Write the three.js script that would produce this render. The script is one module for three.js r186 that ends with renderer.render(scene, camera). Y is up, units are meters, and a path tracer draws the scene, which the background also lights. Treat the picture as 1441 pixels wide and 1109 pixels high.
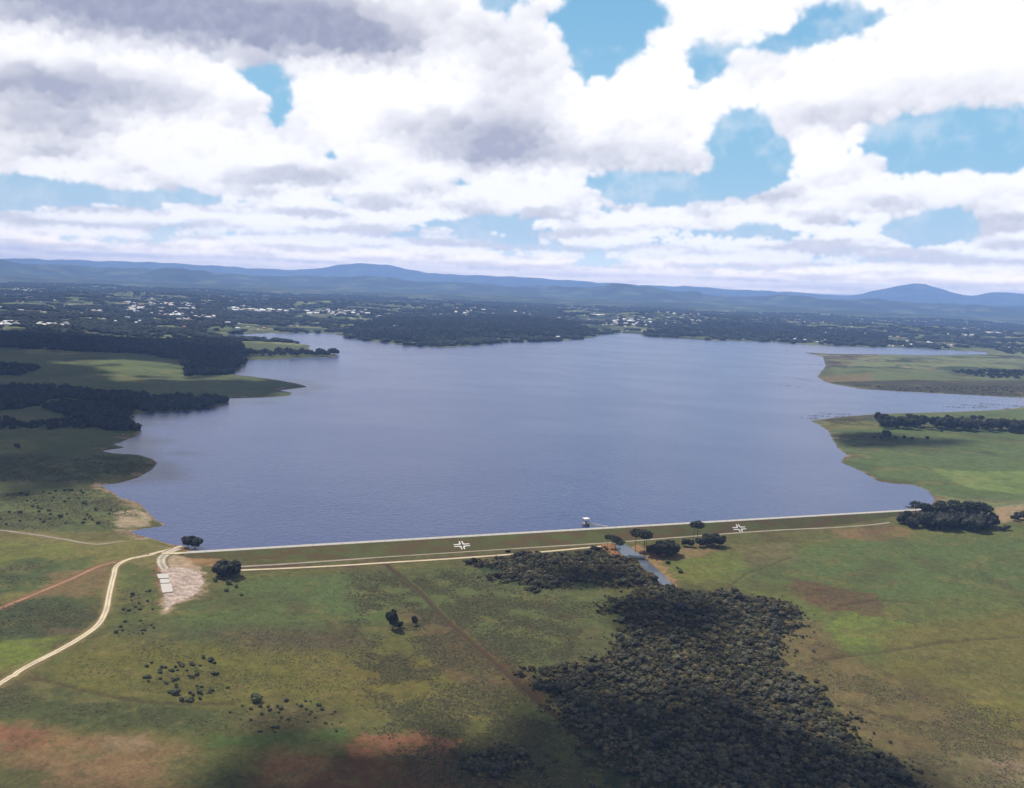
import * as THREE from 'three';
import { mergeGeometries } from 'three/addons/utils/BufferGeometryUtils.js';

// ---------------------------------------------------------------- camera
const F = 1248, W = 1441, HGT = 1109, CAM_Y = 300;
const scene = new THREE.Scene();
const camera = new THREE.PerspectiveCamera(2 * Math.atan(HGT / 2 / F) * 180 / Math.PI, W / HGT, 1, 80000);
camera.position.set(0, CAM_Y, 0);
camera.rotation.order = 'YXZ';
camera.rotation.set(-Math.atan(159.5 / F), 0, 2.4 * Math.PI / 180);
camera.updateMatrixWorld(true);

// ---------------------------------------------------------------- exposure, sun, haze
const EXPOSURE = 1.45;
const renderer = new THREE.WebGLRenderer({ antialias: true });
renderer.setSize(1024, 788);
renderer.toneMapping = THREE.LinearToneMapping;
renderer.toneMappingExposure = EXPOSURE;
renderer.shadowMap.enabled = true;

const SUN_EL = 56, SUN_AZ = -52;                                   // azimuth from straight ahead (-z), to the left
const rad = Math.PI / 180;
const sunDir = new THREE.Vector3(Math.sin(SUN_AZ * rad) * Math.cos(SUN_EL * rad), Math.sin(SUN_EL * rad), -Math.cos(SUN_AZ * rad) * Math.cos(SUN_EL * rad));
const sun = new THREE.DirectionalLight(new THREE.Color(1, 0.95, 0.86), 5);
sun.name = 'sun';
sun.position.copy(sunDir).multiplyScalar(3000).add(new THREE.Vector3(0, 0, -1500));
sun.target.position.set(0, 0, -1500);
sun.castShadow = true;
sun.shadow.radius = 2.5;
sun.shadow.mapSize.set(4096, 4096);
Object.assign(sun.shadow.camera, { left: -2600, right: 2600, top: 2600, bottom: -2600, near: 10, far: 8000 });
scene.add(sun, sun.target);
scene.fog = new THREE.FogExp2(new THREE.Color(0.31, 0.51, 1.0), 4.3e-5);

// ---------------------------------------------------------------- noise
function rngOf(seed) { let a = seed >>> 0; return () => { a = (a + 0x6D2B79F5) >>> 0; let t = Math.imul(a ^ (a >>> 15), 1 | a); t = (t + Math.imul(t ^ (t >>> 7), 61 | t)) ^ t; return ((t ^ (t >>> 14)) >>> 0) / 4294967296; }; }
const clamp = (v, a = 0, b = 1) => v < a ? a : v > b ? b : v;
const sstep = (a, b, v) => { const t = clamp((v - a) / (b - a)); return t * t * (3 - 2 * t); };
const mix = (a, b, t) => a + (b - a) * t;
const NT = 1024;
function tileNoise(seed, base, octaves, gain, billow) {           // periodic fractal noise, mean about 0.5
  const out = new Float32Array(NT * NT); let amp = 1, sum = 0;
  for (let o = 0, n = base; o < octaves && n <= NT; o++, n *= 2) {
    const r = rngOf(seed + o * 977), lat = new Float32Array(n * n);
    for (let i = 0; i < lat.length; i++) lat[i] = r();
    const step = n / NT;
    for (let y = 0; y < NT; y++) {
      const fy = y * step, iy = Math.floor(fy), ty0 = fy - iy, ty = ty0 * ty0 * (3 - 2 * ty0), r0 = (iy % n) * n, r1 = ((iy + 1) % n) * n;
      for (let x = 0; x < NT; x++) {
        const fx = x * step, ix = Math.floor(fx), tx0 = fx - ix, tx = tx0 * tx0 * (3 - 2 * tx0), c0 = ix % n, c1 = (ix + 1) % n;
        const a = lat[r0 + c0], b = lat[r0 + c1], c = lat[r1 + c0], d = lat[r1 + c1];
        let v = a + (b - a) * tx + (c - a + (a - b - c + d) * tx) * ty;
        if (billow) v = 1 - Math.abs(v * 2 - 1);
        out[y * NT + x] += v * amp;
      }
    }
    sum += amp; amp *= gain;
  }
  for (let i = 0; i < out.length; i++) out[i] /= sum;
  return out;
}
const N_SOFT = tileNoise(11, 8, 6, 0.5), N_FINE = tileNoise(23, 64, 5, 0.7), N_PUFF = tileNoise(37, 6, 7, 0.52, true), N_B = tileNoise(51, 8, 5, 0.5);
function smp(T, x, y) {                                            // x, y in tiles
  x = (x - Math.floor(x)) * NT; y = (y - Math.floor(y)) * NT;
  const ix = Math.min(NT - 1, x | 0), iy = Math.min(NT - 1, y | 0), tx = x - ix, ty = y - iy, jx = (ix + 1) & (NT - 1), jy = (iy + 1) & (NT - 1);
  const a = T[iy * NT + ix], b = T[iy * NT + jx], c = T[jy * NT + ix], d = T[jy * NT + jx];
  return a + (b - a) * tx + (c - a + (a - b - c + d) * tx) * ty;
}
const lin = (c) => c <= 0.04045 ? c / 12.92 : Math.pow((c + 0.055) / 1.055, 2.4);
const rgbLin = (r, g, b) => [lin(r / 255), lin(g / 255), lin(b / 255)];
const hexLin = (h) => { const n = parseInt(h.slice(1), 16); return rgbLin(n >> 16, (n >> 8) & 255, n & 255); };

// ---------------------------------------------------------------- survey: bearings from the aircraft to points on the land
const M = camera.matrixWorld.elements;
function bearing(px, py) {
  const a = (px - W / 2) / F, b = -(py - HGT / 2) / F, c = -1;
  const x = M[0] * a + M[4] * b + M[8] * c, y = M[1] * a + M[5] * b + M[9] * c, z = M[2] * a + M[6] * b + M[10] * c, l = Math.hypot(x, y, z);
  return [x / l, y / l, z / l];
}
function level(px, py, y = 0) { const d = bearing(px, py), t = (y - CAM_Y) / Math.min(d[1], -1e-4); return [d[0] * t, d[2] * t]; }
function land(px, py) { let y = 0, p; for (let i = 0; i < 7; i++) { p = level(px, py, y); y = heightAt(p[0], p[1]); } return p; }
const azEl = (px, py) => { const d = bearing(px, py); return [Math.atan2(d[0], -d[2]) / rad, Math.asin(d[1]) / rad]; };

// ---------------------------------------------------------------- sky: blue air and broken cumulus heaped up from many puffs
{
  const SW = 4096, SH = 2048, data = new Float32Array(SW * SH * 4), PD = SW / 360;
  const D = 0.0435;                                                // degrees per unit of the lists below
  const spot = ([x, y, rx, ry, s = 1]) => { const [a, e] = azEl(x, y); return [a, e, rx * D, ry * D, s]; };
  const gaps = [[850, 30, 72, 78, 1.2], [920, 20, 50, 30, .6], [1166, 30, 66, 34, 1.2], [990, 85, 34, 42, 1], [1090, 62, 70, 20, .7], [1048, 214, 58, 62, 1.3], [930, 268, 95, 30, 1.1], [1350, 196, 125, 42, 1.3], [376, 108, 38, 24, 1.15], [394, 155, 22, 34, .8],
    [100, 268, 140, 15, .72], [290, 280, 70, 15, .66], [1308, 322, 60, 22, 1], [703, 2, 36, 18, 1.2], [465, 215, 12, 12, .7], [650, 258, 24, 8, .5], [1030, 325, 70, 12, .3], [830, 300, 60, 12, .4], [1190, 100, 10, 10, 0]].map(([x, y, rx, ry, q]) => spot([x, y, rx * .93, ry * .9, q]));
  const greys = [[230, 22, 330, 44, 1.15], [470, 45, 70, 34, .4], [172, 138, 110, 26, .75], [15, 150, 90, 44, .5], [95, 205, 60, 36, .3], [690, 208, 120, 34, .75], [730, 130, 60, 80, .4], [1405, 312, 60, 28, .6], [1360, 140, 120, 26, .35], [1165, 168, 80, 16, .4],
    [880, 236, 90, 20, .42], [1260, 290, 100, 10, .3], [410, 255, 60, 14, .4], [490, 300, 70, 9, .4], [800, 320, 90, 10, .3], [60, 355, 120, 8, .3]].map(spot);
  const blue = rgbLin(150, 201, 232), blueHi = rgbLin(124, 183, 223), blueLo = rgbLin(205, 228, 246), white = [1.12, 1.11, 1.13], grey = rgbLin(156, 162, 188), pale = [1.5, 1.38, 1.2], slate = rgbLin(100, 108, 132), deep = rgbLin(52, 102, 164);
  const field = (list, a, e) => { let v = 0; for (const [ca, ce, ra, re, s] of list) { const dx = (a - ca) / ra, dy = (e - ce) / re, q = dx * dx + dy * dy; if (q < 5) v += s * Math.exp(-q * Math.sqrt(q) * 0.75); } return v; };
  const rows = (el) => (el / 180 + .5) * SH - .5, cols = (az) => (((az + 90) / 360 % 1 + 1) % 1) * SW - .5;
  for (let row = 0; row < SH; row++) {
    const el = ((row + 0.5) / SH - 0.5) * 180, t1 = sstep(0, 9, el), t2 = sstep(9, 20, el), t3 = sstep(18, 60, el);
    for (let col = 0; col < SW; col++) {
      const o = (row * SW + col) * 4; data[o + 3] = 1;
      if (el < -0.3) { data[o] = .5 / EXPOSURE; data[o + 1] = .55 / EXPOSURE; data[o + 2] = .62 / EXPOSURE; continue; }
      const w = smp(N_SOFT, col / SW * 14, el / 26) * .6 + smp(N_FINE, col / SW * 5, el / 60) * .4, veil = sstep(.45, .7, w) * .35 * (1 - t3 * .5);
      for (let c = 0; c < 3; c++) data[o + c] = mix(mix(mix(mix(blueLo[c] * (1 + 1.1 * sstep(3, 0, el) * (c === 0 ? 1.3 : c === 1 ? 1 : .5)), blue[c], t1), blueHi[c], t2), deep[c], t3), white[c] * .9, veil) / EXPOSURE;
    }
  }
  const r = rngOf(2024), puffs = [];
  // steps grow with height: distant ranks small, clouds overhead large
  for (let el = 88; el > -0.4;) {
    const R = .2 + Math.max(el, 0) * .062 + (el > 20 ? (el - 20) * .05 : 0), stepEl = R * .3, n = Math.round(360 * Math.max(.08, Math.cos(el * rad)) / (R * .42));
    for (let k = 0; k < n; k++) {
      const az = (k + r()) / n * 360 - 180, e = el + (r() - .5) * stepEl * 2, u = az / 60, v = e / 60;
      const inFrame = sstep(38, 33, Math.abs(az)) * sstep(21, 18, e);
      const gen = sstep(.5, .62, smp(N_B, u * .5 + .45, v * .9 + .3)) * 1.1;
      const wob = (smp(N_SOFT, u * 2.2 + .3, v * 2.6 + .7) - .5) * 1.1 + (smp(N_FINE, u * .55 + .1, v * .8) - .5) * .8;
      const lowGap = sstep(.5, .6, smp(N_SOFT, az / 360 * 9, Math.log(Math.max(e, .1) + 1.2) * .42)) * sstep(8, 4, e) * sstep(.4, 1.5, e) * .52;
      const gap = mix(gen, field(gaps, az, e), inFrame) + wob + lowGap;
      if (gap > .5) continue;
      const gIn = field(greys, az, e), gGen = sstep(.42, .7, smp(N_SOFT, u * .8 + .3, v * 1.6 + .2)) * .8 + sstep(16, 40, e) * .35;
      let sh = mix(gGen, gIn, inFrame) + sstep(.5, .7, smp(N_SOFT, u * 2.6 + .6, v * 4.1)) * .26 + (r() - .5) * .1;
      const low = sstep(7, 2, e); sh += low * (sstep(.42, .62, smp(N_SOFT, az / 360 * 11 + .4, Math.log(Math.max(e, .1) + 1.2) * .9 + .3)) * .34);
      const nz = (q) => smp(N_SOFT, az / 360 * 13 + .2, Math.log(Math.max(q, 0) + 1.1) * 1.0 + .15), dl = .075 * (Math.max(e, 0) + 1.1); sh -= (nz(e - dl) - nz(e + dl)) * 2.3 * sstep(9, 3, e); if (e < 9) sh = mix(sh, Math.min(sh, .62), sstep(9, 4, e));
      puffs.push([az, e, R * (.55 + r() * .75) * (gap > .3 ? .62 : 1), clamp(sh, -.1, 1.05), r()]);
    }
    el -= stepEl;
  }
  const lx = -.55, ly = .83;
  for (const [az, e, R, sh, k] of puffs) {
    const cy = rows(e), ry = R * PD * (e < 4 ? .62 : .8), rx = R * PD / Math.max(.08, Math.cos(e * rad)), cx = cols(az), far = sstep(6, 0, e), glow = sstep(2.2, -.2, e);
    const y0 = Math.max(Math.ceil(rows(-.25)), Math.ceil(cy - ry)), y1 = Math.min(SH - 1, Math.floor(cy + ry)), hi = sstep(20, 45, e);
    for (let y = y0; y <= y1; y++) for (let x = Math.ceil(cx - rx); x <= cx + rx; x++) {
      const dx = (x - cx) / rx, dy = (y - cy) / ry, n0 = smp(N_FINE, x / 330, y / 330) - .5, q = Math.sqrt(dx * dx + dy * dy) + n0 * .75;
      if (q >= 1) continue;
      const soft = dy < 0 ? .98 : .62, a = sstep(1, 1 - soft, q) * (.9 - .25 * far);
      const lit = (dx * lx + dy * ly) * .5 + .5, S = clamp(sh * .95 + (.52 - lit) * .3 + n0 * .14, 0, .98), o = (y * SW + ((x % SW) + SW) % SW) * 4;
      for (let c = 0; c < 3; c++) { const v = mix(mix(white[c], mix(grey[c], slate[c], hi), S), pale[c], far * .16) * (1 + far * .12) * (1 + glow * (c === 0 ? 1.5 : c === 1 ? 1.05 : .45)); data[o + c] = mix(data[o + c], v / EXPOSURE, a); }
    }
  }
  console.log('puffs', puffs.length);
  const t = new THREE.DataTexture(data, SW, SH, THREE.RGBAFormat, THREE.FloatType);
  t.mapping = THREE.EquirectangularReflectionMapping; t.magFilter = THREE.LinearFilter; t.minFilter = THREE.LinearFilter; t.needsUpdate = true;
  scene.background = t; scene.environment = t;
}

// ---------------------------------------------------------------- the lie of the land
const inside = (P, x, z) => { let c = false; for (let i = 0, j = P.length - 1; i < P.length; j = i++) { const a = P[i], b = P[j]; if ((a[1] > z) !== (b[1] > z) && x < (b[0] - a[0]) * (z - a[1]) / (b[1] - a[1]) + a[0]) c = !c; } return c; };
function distTo(P, x, z, closed) {
  let m = 1e18;
  for (let i = closed ? 0 : 1, j = closed ? P.length - 1 : 0; i < P.length; j = i++) {
    const ax = P[j][0], az = P[j][1], bx = P[i][0] - ax, bz = P[i][1] - az, px = x - ax, pz = z - az, t = clamp((px * bx + pz * bz) / (bx * bx + bz * bz)), dx = px - bx * t, dz = pz - bz * t, d = dx * dx + dz * dz;
    if (d < m) m = d;
  }
  return Math.sqrt(m);
}
const box = (P, pad) => { let a = 1e9, b = -1e9, c = 1e9, d = -1e9; for (const [x, z] of P) { a = Math.min(a, x); b = Math.max(b, x); c = Math.min(c, z); d = Math.max(d, z); } return [a - pad, b + pad, c - pad, d + pad]; };
const inBox = (B, x, z) => x > B[0] && x < B[1] && z > B[2] && z < B[3];

const damA = level(274, 777, 2), damB = level(1292, 717.5, 2);
const damL = Math.hypot(damB[0] - damA[0], damB[1] - damA[1]), sx = (damB[0] - damA[0]) / damL, sz = (damB[1] - damA[1]) / damL, tx = -sz, tz = sx;  // s along the dam, t downstream
const damST = (x, z) => { const dx = x - damA[0], dz = z - damA[1]; return [dx * sx + dz * sz, dx * tx + dz * tz]; };
const damP = (s, t) => [damA[0] + sx * s + tx * t, damA[1] + sz * s + tz * t];
const lakeShore = [[262, 769], [240, 766], [215, 758], [190, 752], [183, 748], [200, 744.5], [228, 740.5], [231, 737.5], [222, 734], [212, 725], [200, 712], [190, 706], [168, 700], [162, 695], [140, 682], [165, 680.5], [195, 672], [215, 660], [221, 652], [215, 646], [195, 640], [160, 638], [143, 634.5], [176, 630], [160, 625.5], [175, 620], [195, 612], [198, 603], [185, 598], [180, 592], [190, 583], [215, 580], [260, 578], [310, 572], [321, 566], [316, 561], [345, 560], [380, 559.3], [408, 557], [411, 552.5], [393, 549.5], [433, 544.5], [420, 540.5], [395, 535.5], [370, 532], [350, 529], [328, 527], [343, 515], [350, 507], [400, 505], [440, 503.5], [472, 502.5], [475, 499],
  [440, 495], [434, 489.5], [438, 486], [400, 480.5], [350, 478.5], [312, 475.5], [310, 471.5], [400, 468.5], [470, 469], [483, 474], [500, 478], [540, 482], [570, 487], [625, 489], [670, 486], [710, 482], [780, 480], [820, 477], [838, 474], [846, 471], [870, 469], [900, 470], [905, 473], [940, 475.5], [1000, 479], [1080, 481], [1150, 486], [1200, 488], [1290, 490], [1330, 492.5], [1390, 495.5],
  [1390, 498.5], [1300, 500], [1240, 498.5], [1170, 498], [1132, 496], [1158, 502], [1162, 515], [1150, 530], [1158, 536], [1170, 540], [1210, 547], [1270, 551], [1340, 554.5], [1441, 560], [1500, 563], [1500, 578], [1441, 573], [1400, 577], [1330, 580], [1240, 582], [1180, 587], [1140, 592], [1153, 598], [1166, 607], [1172, 618], [1180, 632], [1192, 640], [1182, 650], [1200, 658], [1215, 665], [1235, 677], [1260, 681], [1285, 682], [1305, 690], [1316, 703], [1310, 712]].map(([x, y]) => level(x, y));
const lake = [damA, ...lakeShore, damB], lakeBox = box(lake, 400);
const lakeDist = (x, z) => { if (!inBox(lakeBox, x, z)) return 400; const d = distTo(lake, x, z, true); return inside(lake, x, z) ? -d : d; };

const DOWN = -8;
const pondA = [[867, 766], [880, 766.5], [893, 776], [907, 785.5], [890, 786], [876, 780.5], [869, 772]].map(([x, y]) => level(x, y, DOWN - 1.2)), pondB = [[896, 785], [907, 786.5], [917, 795], [931, 807.5], [946, 823], [941, 825.5], [926, 819], [912, 807], [904, 797]].map(([x, y]) => level(x, y, DOWN - 1.4));
const pondBoxA = box(pondA, 9), pondBoxB = box(pondB, 9);
const lagoons = [[[213, 558.5], [228, 556.8], [243, 558], [240, 561], [222, 561.5]], [[262, 563], [274, 561], [282, 562.5], [274, 564.5]], [[138, 567], [148, 565], [158, 566], [150, 568.5]]].map((p) => { const P = p.map(([x, y]) => level(x, y, .6)); return [P, box(P, 25)]; });
const ditches = [[[[545, 792], [590, 828], [630, 870], [690, 922], [750, 975], [800, 1018], [862, 1066]], 2.2, 2.6], [[[1008, 836], [1050, 805], [1112, 782]], 1, 1.8], [[[1090, 946], [1160, 925], [1240, 915], [1330, 900], [1441, 893]], .7, 2], [[[18, 968], [70, 978], [150, 996], [215, 1002], [330, 995]], .8, 2.4], [[[1180, 985], [1240, 1003], [1330, 1020], [1441, 1052]], .8, 2.4], [[[1180, 850], [1230, 842], [1290, 846]], .6, 2], [[[640, 1064], [760, 1078], [900, 1068]], .6, 2]].map(([p, d, w]) => { const P = p.map(([x, y]) => level(x, y, -6)); return [P, d, w, box(P, w * 3)]; });
const skyline = [[-260, 352], [-100, 357], [0, 363], [60, 364], [120, 366], [180, 367.5], [230, 370], [280, 372], [340, 376], [400, 379], [440, 378], [480, 372.5], [500, 371.5], [545, 371.5], [570, 378], [620, 385.5], [700, 388], [760, 391], [850, 398], [950, 402.5], [1000, 404.5], [1100, 410], [1190, 416], [1212, 414], [1240, 407.5], [1270, 401.5], [1288, 397.3], [1302, 397.8], [1316, 403], [1332, 408], [1362, 416.5], [1385, 412.5], [1405, 411], [1441, 413.5], [1520, 420], [1700, 432]].map(([x, y]) => azEl(x, y));
function ridgeEl(az) { let i = 1; while (i < skyline.length - 1 && skyline[i][0] < az) i++; const [a0, e0] = skyline[i - 1], [a1, e1] = skyline[i]; return mix(e0, e1, clamp((az - a0) / (a1 - a0))); }

function heightAt(x, z) {
  const d = -z, r = Math.hypot(x, z);
  if (r > 9000) {                                                  // rolling country and the ridges on the skyline
    const roll = (smp(N_SOFT, x / 14000 + .1, z / 9000) - .42) * 620 * sstep(9000, 20000, r) + (smp(N_FINE, x / 60000, z / 60000) - .5) * 60 * sstep(9000, 13000, r);
    const az = Math.atan2(x, -z) / rad, top = CAM_Y + 34000 * Math.tan(ridgeEl(az) * rad) + (smp(N_SOFT, az / 40, .3) - .5) * 140 + (smp(N_SOFT, az / 11 + .4, .7) - .5) * 150;
    const g = Math.exp(-Math.pow((r - 34000) / 3800, 2)), rough = 1 + (smp(N_SOFT, x / 7000, z / 7000) - .5) * .22 * (1 - sstep(300, 700, top) * .6) * (1 - g * .7);
    const front = 200 * (1 - Math.abs(smp(N_SOFT, x / 16000 + .7, .2) * 2 - 1)) * Math.exp(-Math.pow((r - 20000 - (smp(N_SOFT, x / 9000, .5) - .5) * 5000) / 1500, 2));
    return Math.max(4 + Math.max(roll, 0) * (1 - g) * .55 + front * rough, (top * rough) * g);
  }
  const dl = lakeDist(x, z);
  if (dl <= 0) return -Math.min(-dl * 0.07 + .05, 7);
  const [s, t] = damST(x, z);
  const hills = (smp(N_SOFT, x / 2400 + .37, z / 2400 + .11) - .4) * 26 * sstep(30, 380, dl) * (d > 1250 ? 1 : .35) + (smp(N_SOFT, x / 420, z / 420) - .5) * 2.6 * sstep(6, 60, dl);
  let up = Math.min(dl * 0.07, 2.2) + hills + sstep(1500, 6000, r) * 6 * sstep(0, 400, dl) + (r > 5200 ? (smp(N_SOFT, x / 5000 + .6, z / 3500) - .42) * 130 * sstep(5400, 8500, r) : 0);
  if (up < .12) up = .12;
  const v = sstep(-60 - Math.max(t, 0) * .25, 170, s) * (1 - sstep(damL - 190, damL + 30 + Math.max(t, 0) * .6, s)) * sstep(-1, 1, t);
  let h = mix(up * (d < 1250 && t > 0 ? .8 : 1), DOWN + (smp(N_SOFT, x / 300, z / 300) - .5) * 1.2 * sstep(40, 120, t), v);
  if (d > 1330 && d < 2600) for (const [P, B] of lagoons) if (inBox(B, x, z)) { const q = (inside(P, x, z) ? -1 : 1) * distTo(P, x, z, true); h = mix(h, -.6, sstep(14, -1, q)); }
  if (d < 1250) {
    if (inBox(pondBoxA, x, z)) { const q = inside(pondA, x, z) ? -1 : 1; h -= 2.6 * sstep(5, -1, q * distTo(pondA, x, z, true)); }
    if (inBox(pondBoxB, x, z)) { const q = inside(pondB, x, z) ? -1 : 1; h -= 2.6 * sstep(5, -1, q * distTo(pondB, x, z, true)); }
    for (const [P, deep, w, B] of ditches) if (inBox(B, x, z)) { const q = distTo(P, x, z) / w; h -= deep * Math.exp(-q * q); }
  }
  return h;
}

// ---------------------------------------------------------------- tagging helpers
const taken = new Map();
const numbered = (n) => { const k = taken.get(n) ?? 0; taken.set(n, k + 1); return k ? n + '_' + String(k).padStart(3, '0') : n; };
function top(o, name, label, category, group, kind) { o.name = numbered(name); if (label) o.userData.label = label; if (category) o.userData.category = category; if (group) o.userData.group = group; if (kind) o.userData.kind = kind; scene.add(o); return o; }
const structure = (o, name, label, category) => top(o, name, label, category, null, 'structure');
function part(parent, name, geo, m) { const o = new THREE.Mesh(geo, m); o.name = name; parent.add(o); return o; }
const std = (c, rough = 1, more = {}) => new THREE.MeshStandardMaterial({ color: Array.isArray(c) ? new THREE.Color().setRGB(...c) : new THREE.Color(c), roughness: rough, ...more });
const matte = (c, rough = 1, more = {}) => { const m = new THREE.MeshPhysicalMaterial({ color: Array.isArray(c) ? new THREE.Color().setRGB(...c) : new THREE.Color(c), roughness: rough, ...more }); m.specularIntensity = .15; return m; };

// ---------------------------------------------------------------- what grows and lies where, and some painted sun and shade (outlines surveyed on the land)
// [outline, colour, feather in metres, strength]
const nearZones = [
  [[[-60, 745], [120, 760], [250, 770], [235, 786], [170, 790], [100, 815], [-60, 870]], '#83804e', 8, .95],
  [[[-60, 760], [90, 764], [110, 780], [40, 790], [-60, 805]], '#7d8446', 8, .8],
  [[[-60, 806], [40, 785], [90, 790], [85, 815], [40, 830], [-60, 850]], '#566542', 6, .9],
  [[[60, 790], [130, 783], [135, 795], [90, 805]], '#5d6e42', 5, .8],
  [[[70, 805], [160, 796], [162, 815], [130, 840], [50, 842]], '#8d765a', 6, .7],
  [[[-60, 860], [60, 838], [132, 845], [132, 872], [100, 892], [-60, 910]], '#525e40', 6, .95],
  [[[-60, 912], [40, 898], [96, 895], [60, 920], [20, 942], [-60, 958]], '#7c8a42', 4, .95],
  [[[60, 885], [110, 882], [120, 890], [80, 893]], '#8d7a62', 3, .6],
  [[[172, 795], [218, 800], [225, 860], [185, 895], [150, 875]], '#667045', 8, .8],
  [[[165, 815], [180, 800], [176, 850], [160, 880], [150, 868]], '#7a8248', 4, .8],
  [[[188, 785], [222, 783], [222, 800], [195, 798]], '#8a8256', 4, .8],
  [[[230, 872], [290, 840], [330, 815], [560, 806], [580, 850], [430, 905], [300, 905]], '#66774a', 12, .85],
  [[[390, 812], [520, 806], [520, 855], [440, 880], [390, 860]], '#65784f', 10, .55],
  [[[500, 845], [560, 850], [560, 880], [505, 878]], '#5f754a', 8, .5],
  [[[300, 790], [345, 800], [340, 815], [300, 830]], '#7a7450', 6, .7],
  [[[120, 905], [480, 905], [640, 935], [640, 1000], [400, 990], [200, 980], [60, 962]], '#78763f', 14, .85],
  [[[400, 920], [600, 930], [620, 985], [440, 980]], '#7e7444', 12, .6],
  [[[150, 880], [300, 880], [480, 872], [560, 880], [500, 905], [380, 912], [220, 905]], '#5c6446', 10, .7],
  [[[290, 890], [400, 884], [520, 895], [500, 918], [350, 915]], '#6a5f4d', 10, .8],
  [[[480, 806], [700, 796], [860, 835], [870, 925], [740, 945], [650, 905], [570, 860]], '#66704a', 12, .95],
  [[[560, 850], [640, 872], [740, 945], [800, 1005], [700, 1000], [620, 945]], '#73604a', 9, .75],
  [[[690, 905], [760, 960], [850, 1045], [820, 1040], [730, 975]], '#5f4c3c', 4, .7],
  [[[600, 970], [740, 975], [745, 1012], [620, 1015]], '#857e4c', 7, .75],
  [[[700, 990], [860, 985], [900, 1109], [700, 1109]], '#5d6843', 12, .8],
  [[[-60, 962], [60, 966], [160, 986], [320, 1000], [300, 1032], [100, 1022], [-60, 1012]], '#565f3e', 7, .85],
  [[[-60, 1015], [90, 1028], [260, 1048], [300, 1080], [200, 1180], [-160, 1180]], '#93795c', 8, .9],
  [[[-60, 1018], [60, 1026], [95, 1045], [30, 1052], [-60, 1048]], '#a6745a', 6, .7],
  [[[140, 1038], [200, 1036], [215, 1056], [160, 1062]], '#a08a74', 4, .7],
  [[[-60, 1085], [50, 1078], [70, 1180], [-120, 1180]], '#5f6e40', 5, .8],
  [[[230, 1060], [330, 1062], [340, 1109], [240, 1109]], '#667045', 8, .7],
  [[[280, 1036], [480, 1020], [482, 1045], [300, 1052]], '#5a7040', 4, .85],
  [[[330, 1000], [480, 995], [480, 1020], [340, 1032]], '#635d44', 8, .7],
  [[[380, 1062], [700, 1060], [760, 1180], [300, 1180]], '#7c5745', 9, .8],
  [[[485, 1046], [520, 1034], [600, 1032], [645, 1046], [620, 1064], [500, 1064]], '#a8765e', 4, .85],
  [[[640, 1060], [745, 1062], [740, 1092], [650, 1090]], '#4d563a', 4, .7],
  [[[940, 788], [1240, 750], [1500, 735], [1500, 1010], [1300, 960], [1150, 900], [1110, 850]], '#6d7846', 12, .9],
  [[[1000, 795], [1200, 762], [1500, 755], [1500, 825], [1200, 848]], '#66794a', 14, .8],
  [[[930, 790], [1040, 775], [1050, 800], [960, 826]], '#7c8546', 6, .7],
  [[[1040, 770], [1120, 762], [1130, 790], [1050, 800]], '#84785a', 8, .6],
  [[[1108, 812], [1230, 835], [1245, 866], [1160, 860], [1118, 840]], '#705a47', 6, .85],
  [[[1160, 880], [1200, 864], [1262, 870], [1300, 890], [1270, 910], [1180, 906]], '#7d8c48', 4, .85],
  [[[1098, 858], [1140, 870], [1200, 930], [1300, 960], [1500, 1015], [1500, 1070], [1290, 1075], [1200, 1040], [1160, 980], [1085, 925]], '#807252', 10, .85],
  [[[1240, 885], [1500, 850], [1500, 985], [1340, 1000], [1250, 950]], '#7c7645', 12, .85],
  [[[1360, 980], [1441, 985], [1441, 1030], [1390, 1025]], '#84803f', 6, .7],
  [[[1270, 1062], [1500, 1050], [1560, 1180], [1290, 1180]], '#7f775a', 8, .9],
  [[[1395, 1068], [1500, 1070], [1500, 1105], [1410, 1100]], '#9a8774', 5, .7],
  [[[248, 783], [312, 789], [309, 797], [262, 797]], '#b08a68', 3, .85],
  [[[214, 786], [222, 788], [234, 840], [230, 862], [224, 830]], '#8c4f3c', 1.5, .9],
  [[[222, 783], [252, 780], [282, 800], [292, 822], [282, 838], [262, 847], [247, 852], [229, 872], [224, 815]], '#cdb7a2', 2.5, .8],
  [[[345, 796], [640, 781], [850, 768], [850, 771], [640, 787], [345, 803]], '#6e5f4f', 2, .9],
  [[[843, 765], [866, 766], [880, 783], [918, 812], [905, 816], [858, 786]], '#b08260', 3, .9],
  [[[890, 763], [925, 776], [955, 826], [946, 827], [915, 793], [895, 775]], '#b28e6e', 3, .9],
  [[[930, 775], [1000, 765], [1010, 776], [940, 790]], '#a88a70', 4, .6],
  [[[1170, 745], [1262, 739], [1292, 750], [1240, 762], [1185, 757]], '#957a5c', 6, .7],
  [[[1396, 713], [1500, 708], [1500, 724], [1402, 737]], '#b89e84', 4, .85],
  [[[1290, 706], [1320, 700], [1345, 716], [1310, 724]], '#a8806a', 4, .8],
  [[[240, 766], [292, 766], [292, 776], [240, 776]], '#9a7656', 3, .8],
  [[[262, 769], [292, 769], [292, 774], [262, 774]], '#a05a42', 2, .8],
  [[[660, 795], [720, 780], [850, 776], [910, 800], [930, 828], [860, 826], [760, 830], [700, 815]], '#3b4632', 7, .9],
  [[[850, 848], [960, 828], [1040, 836], [1110, 850], [1125, 870], [1105, 900], [1095, 930], [1130, 960], [1170, 990], [1190, 1030], [1240, 1060], [1290, 1180], [860, 1180], [800, 1012], [745, 946], [790, 935], [850, 928], [900, 882]], '#3d4833', 6, .9],
];
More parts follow.
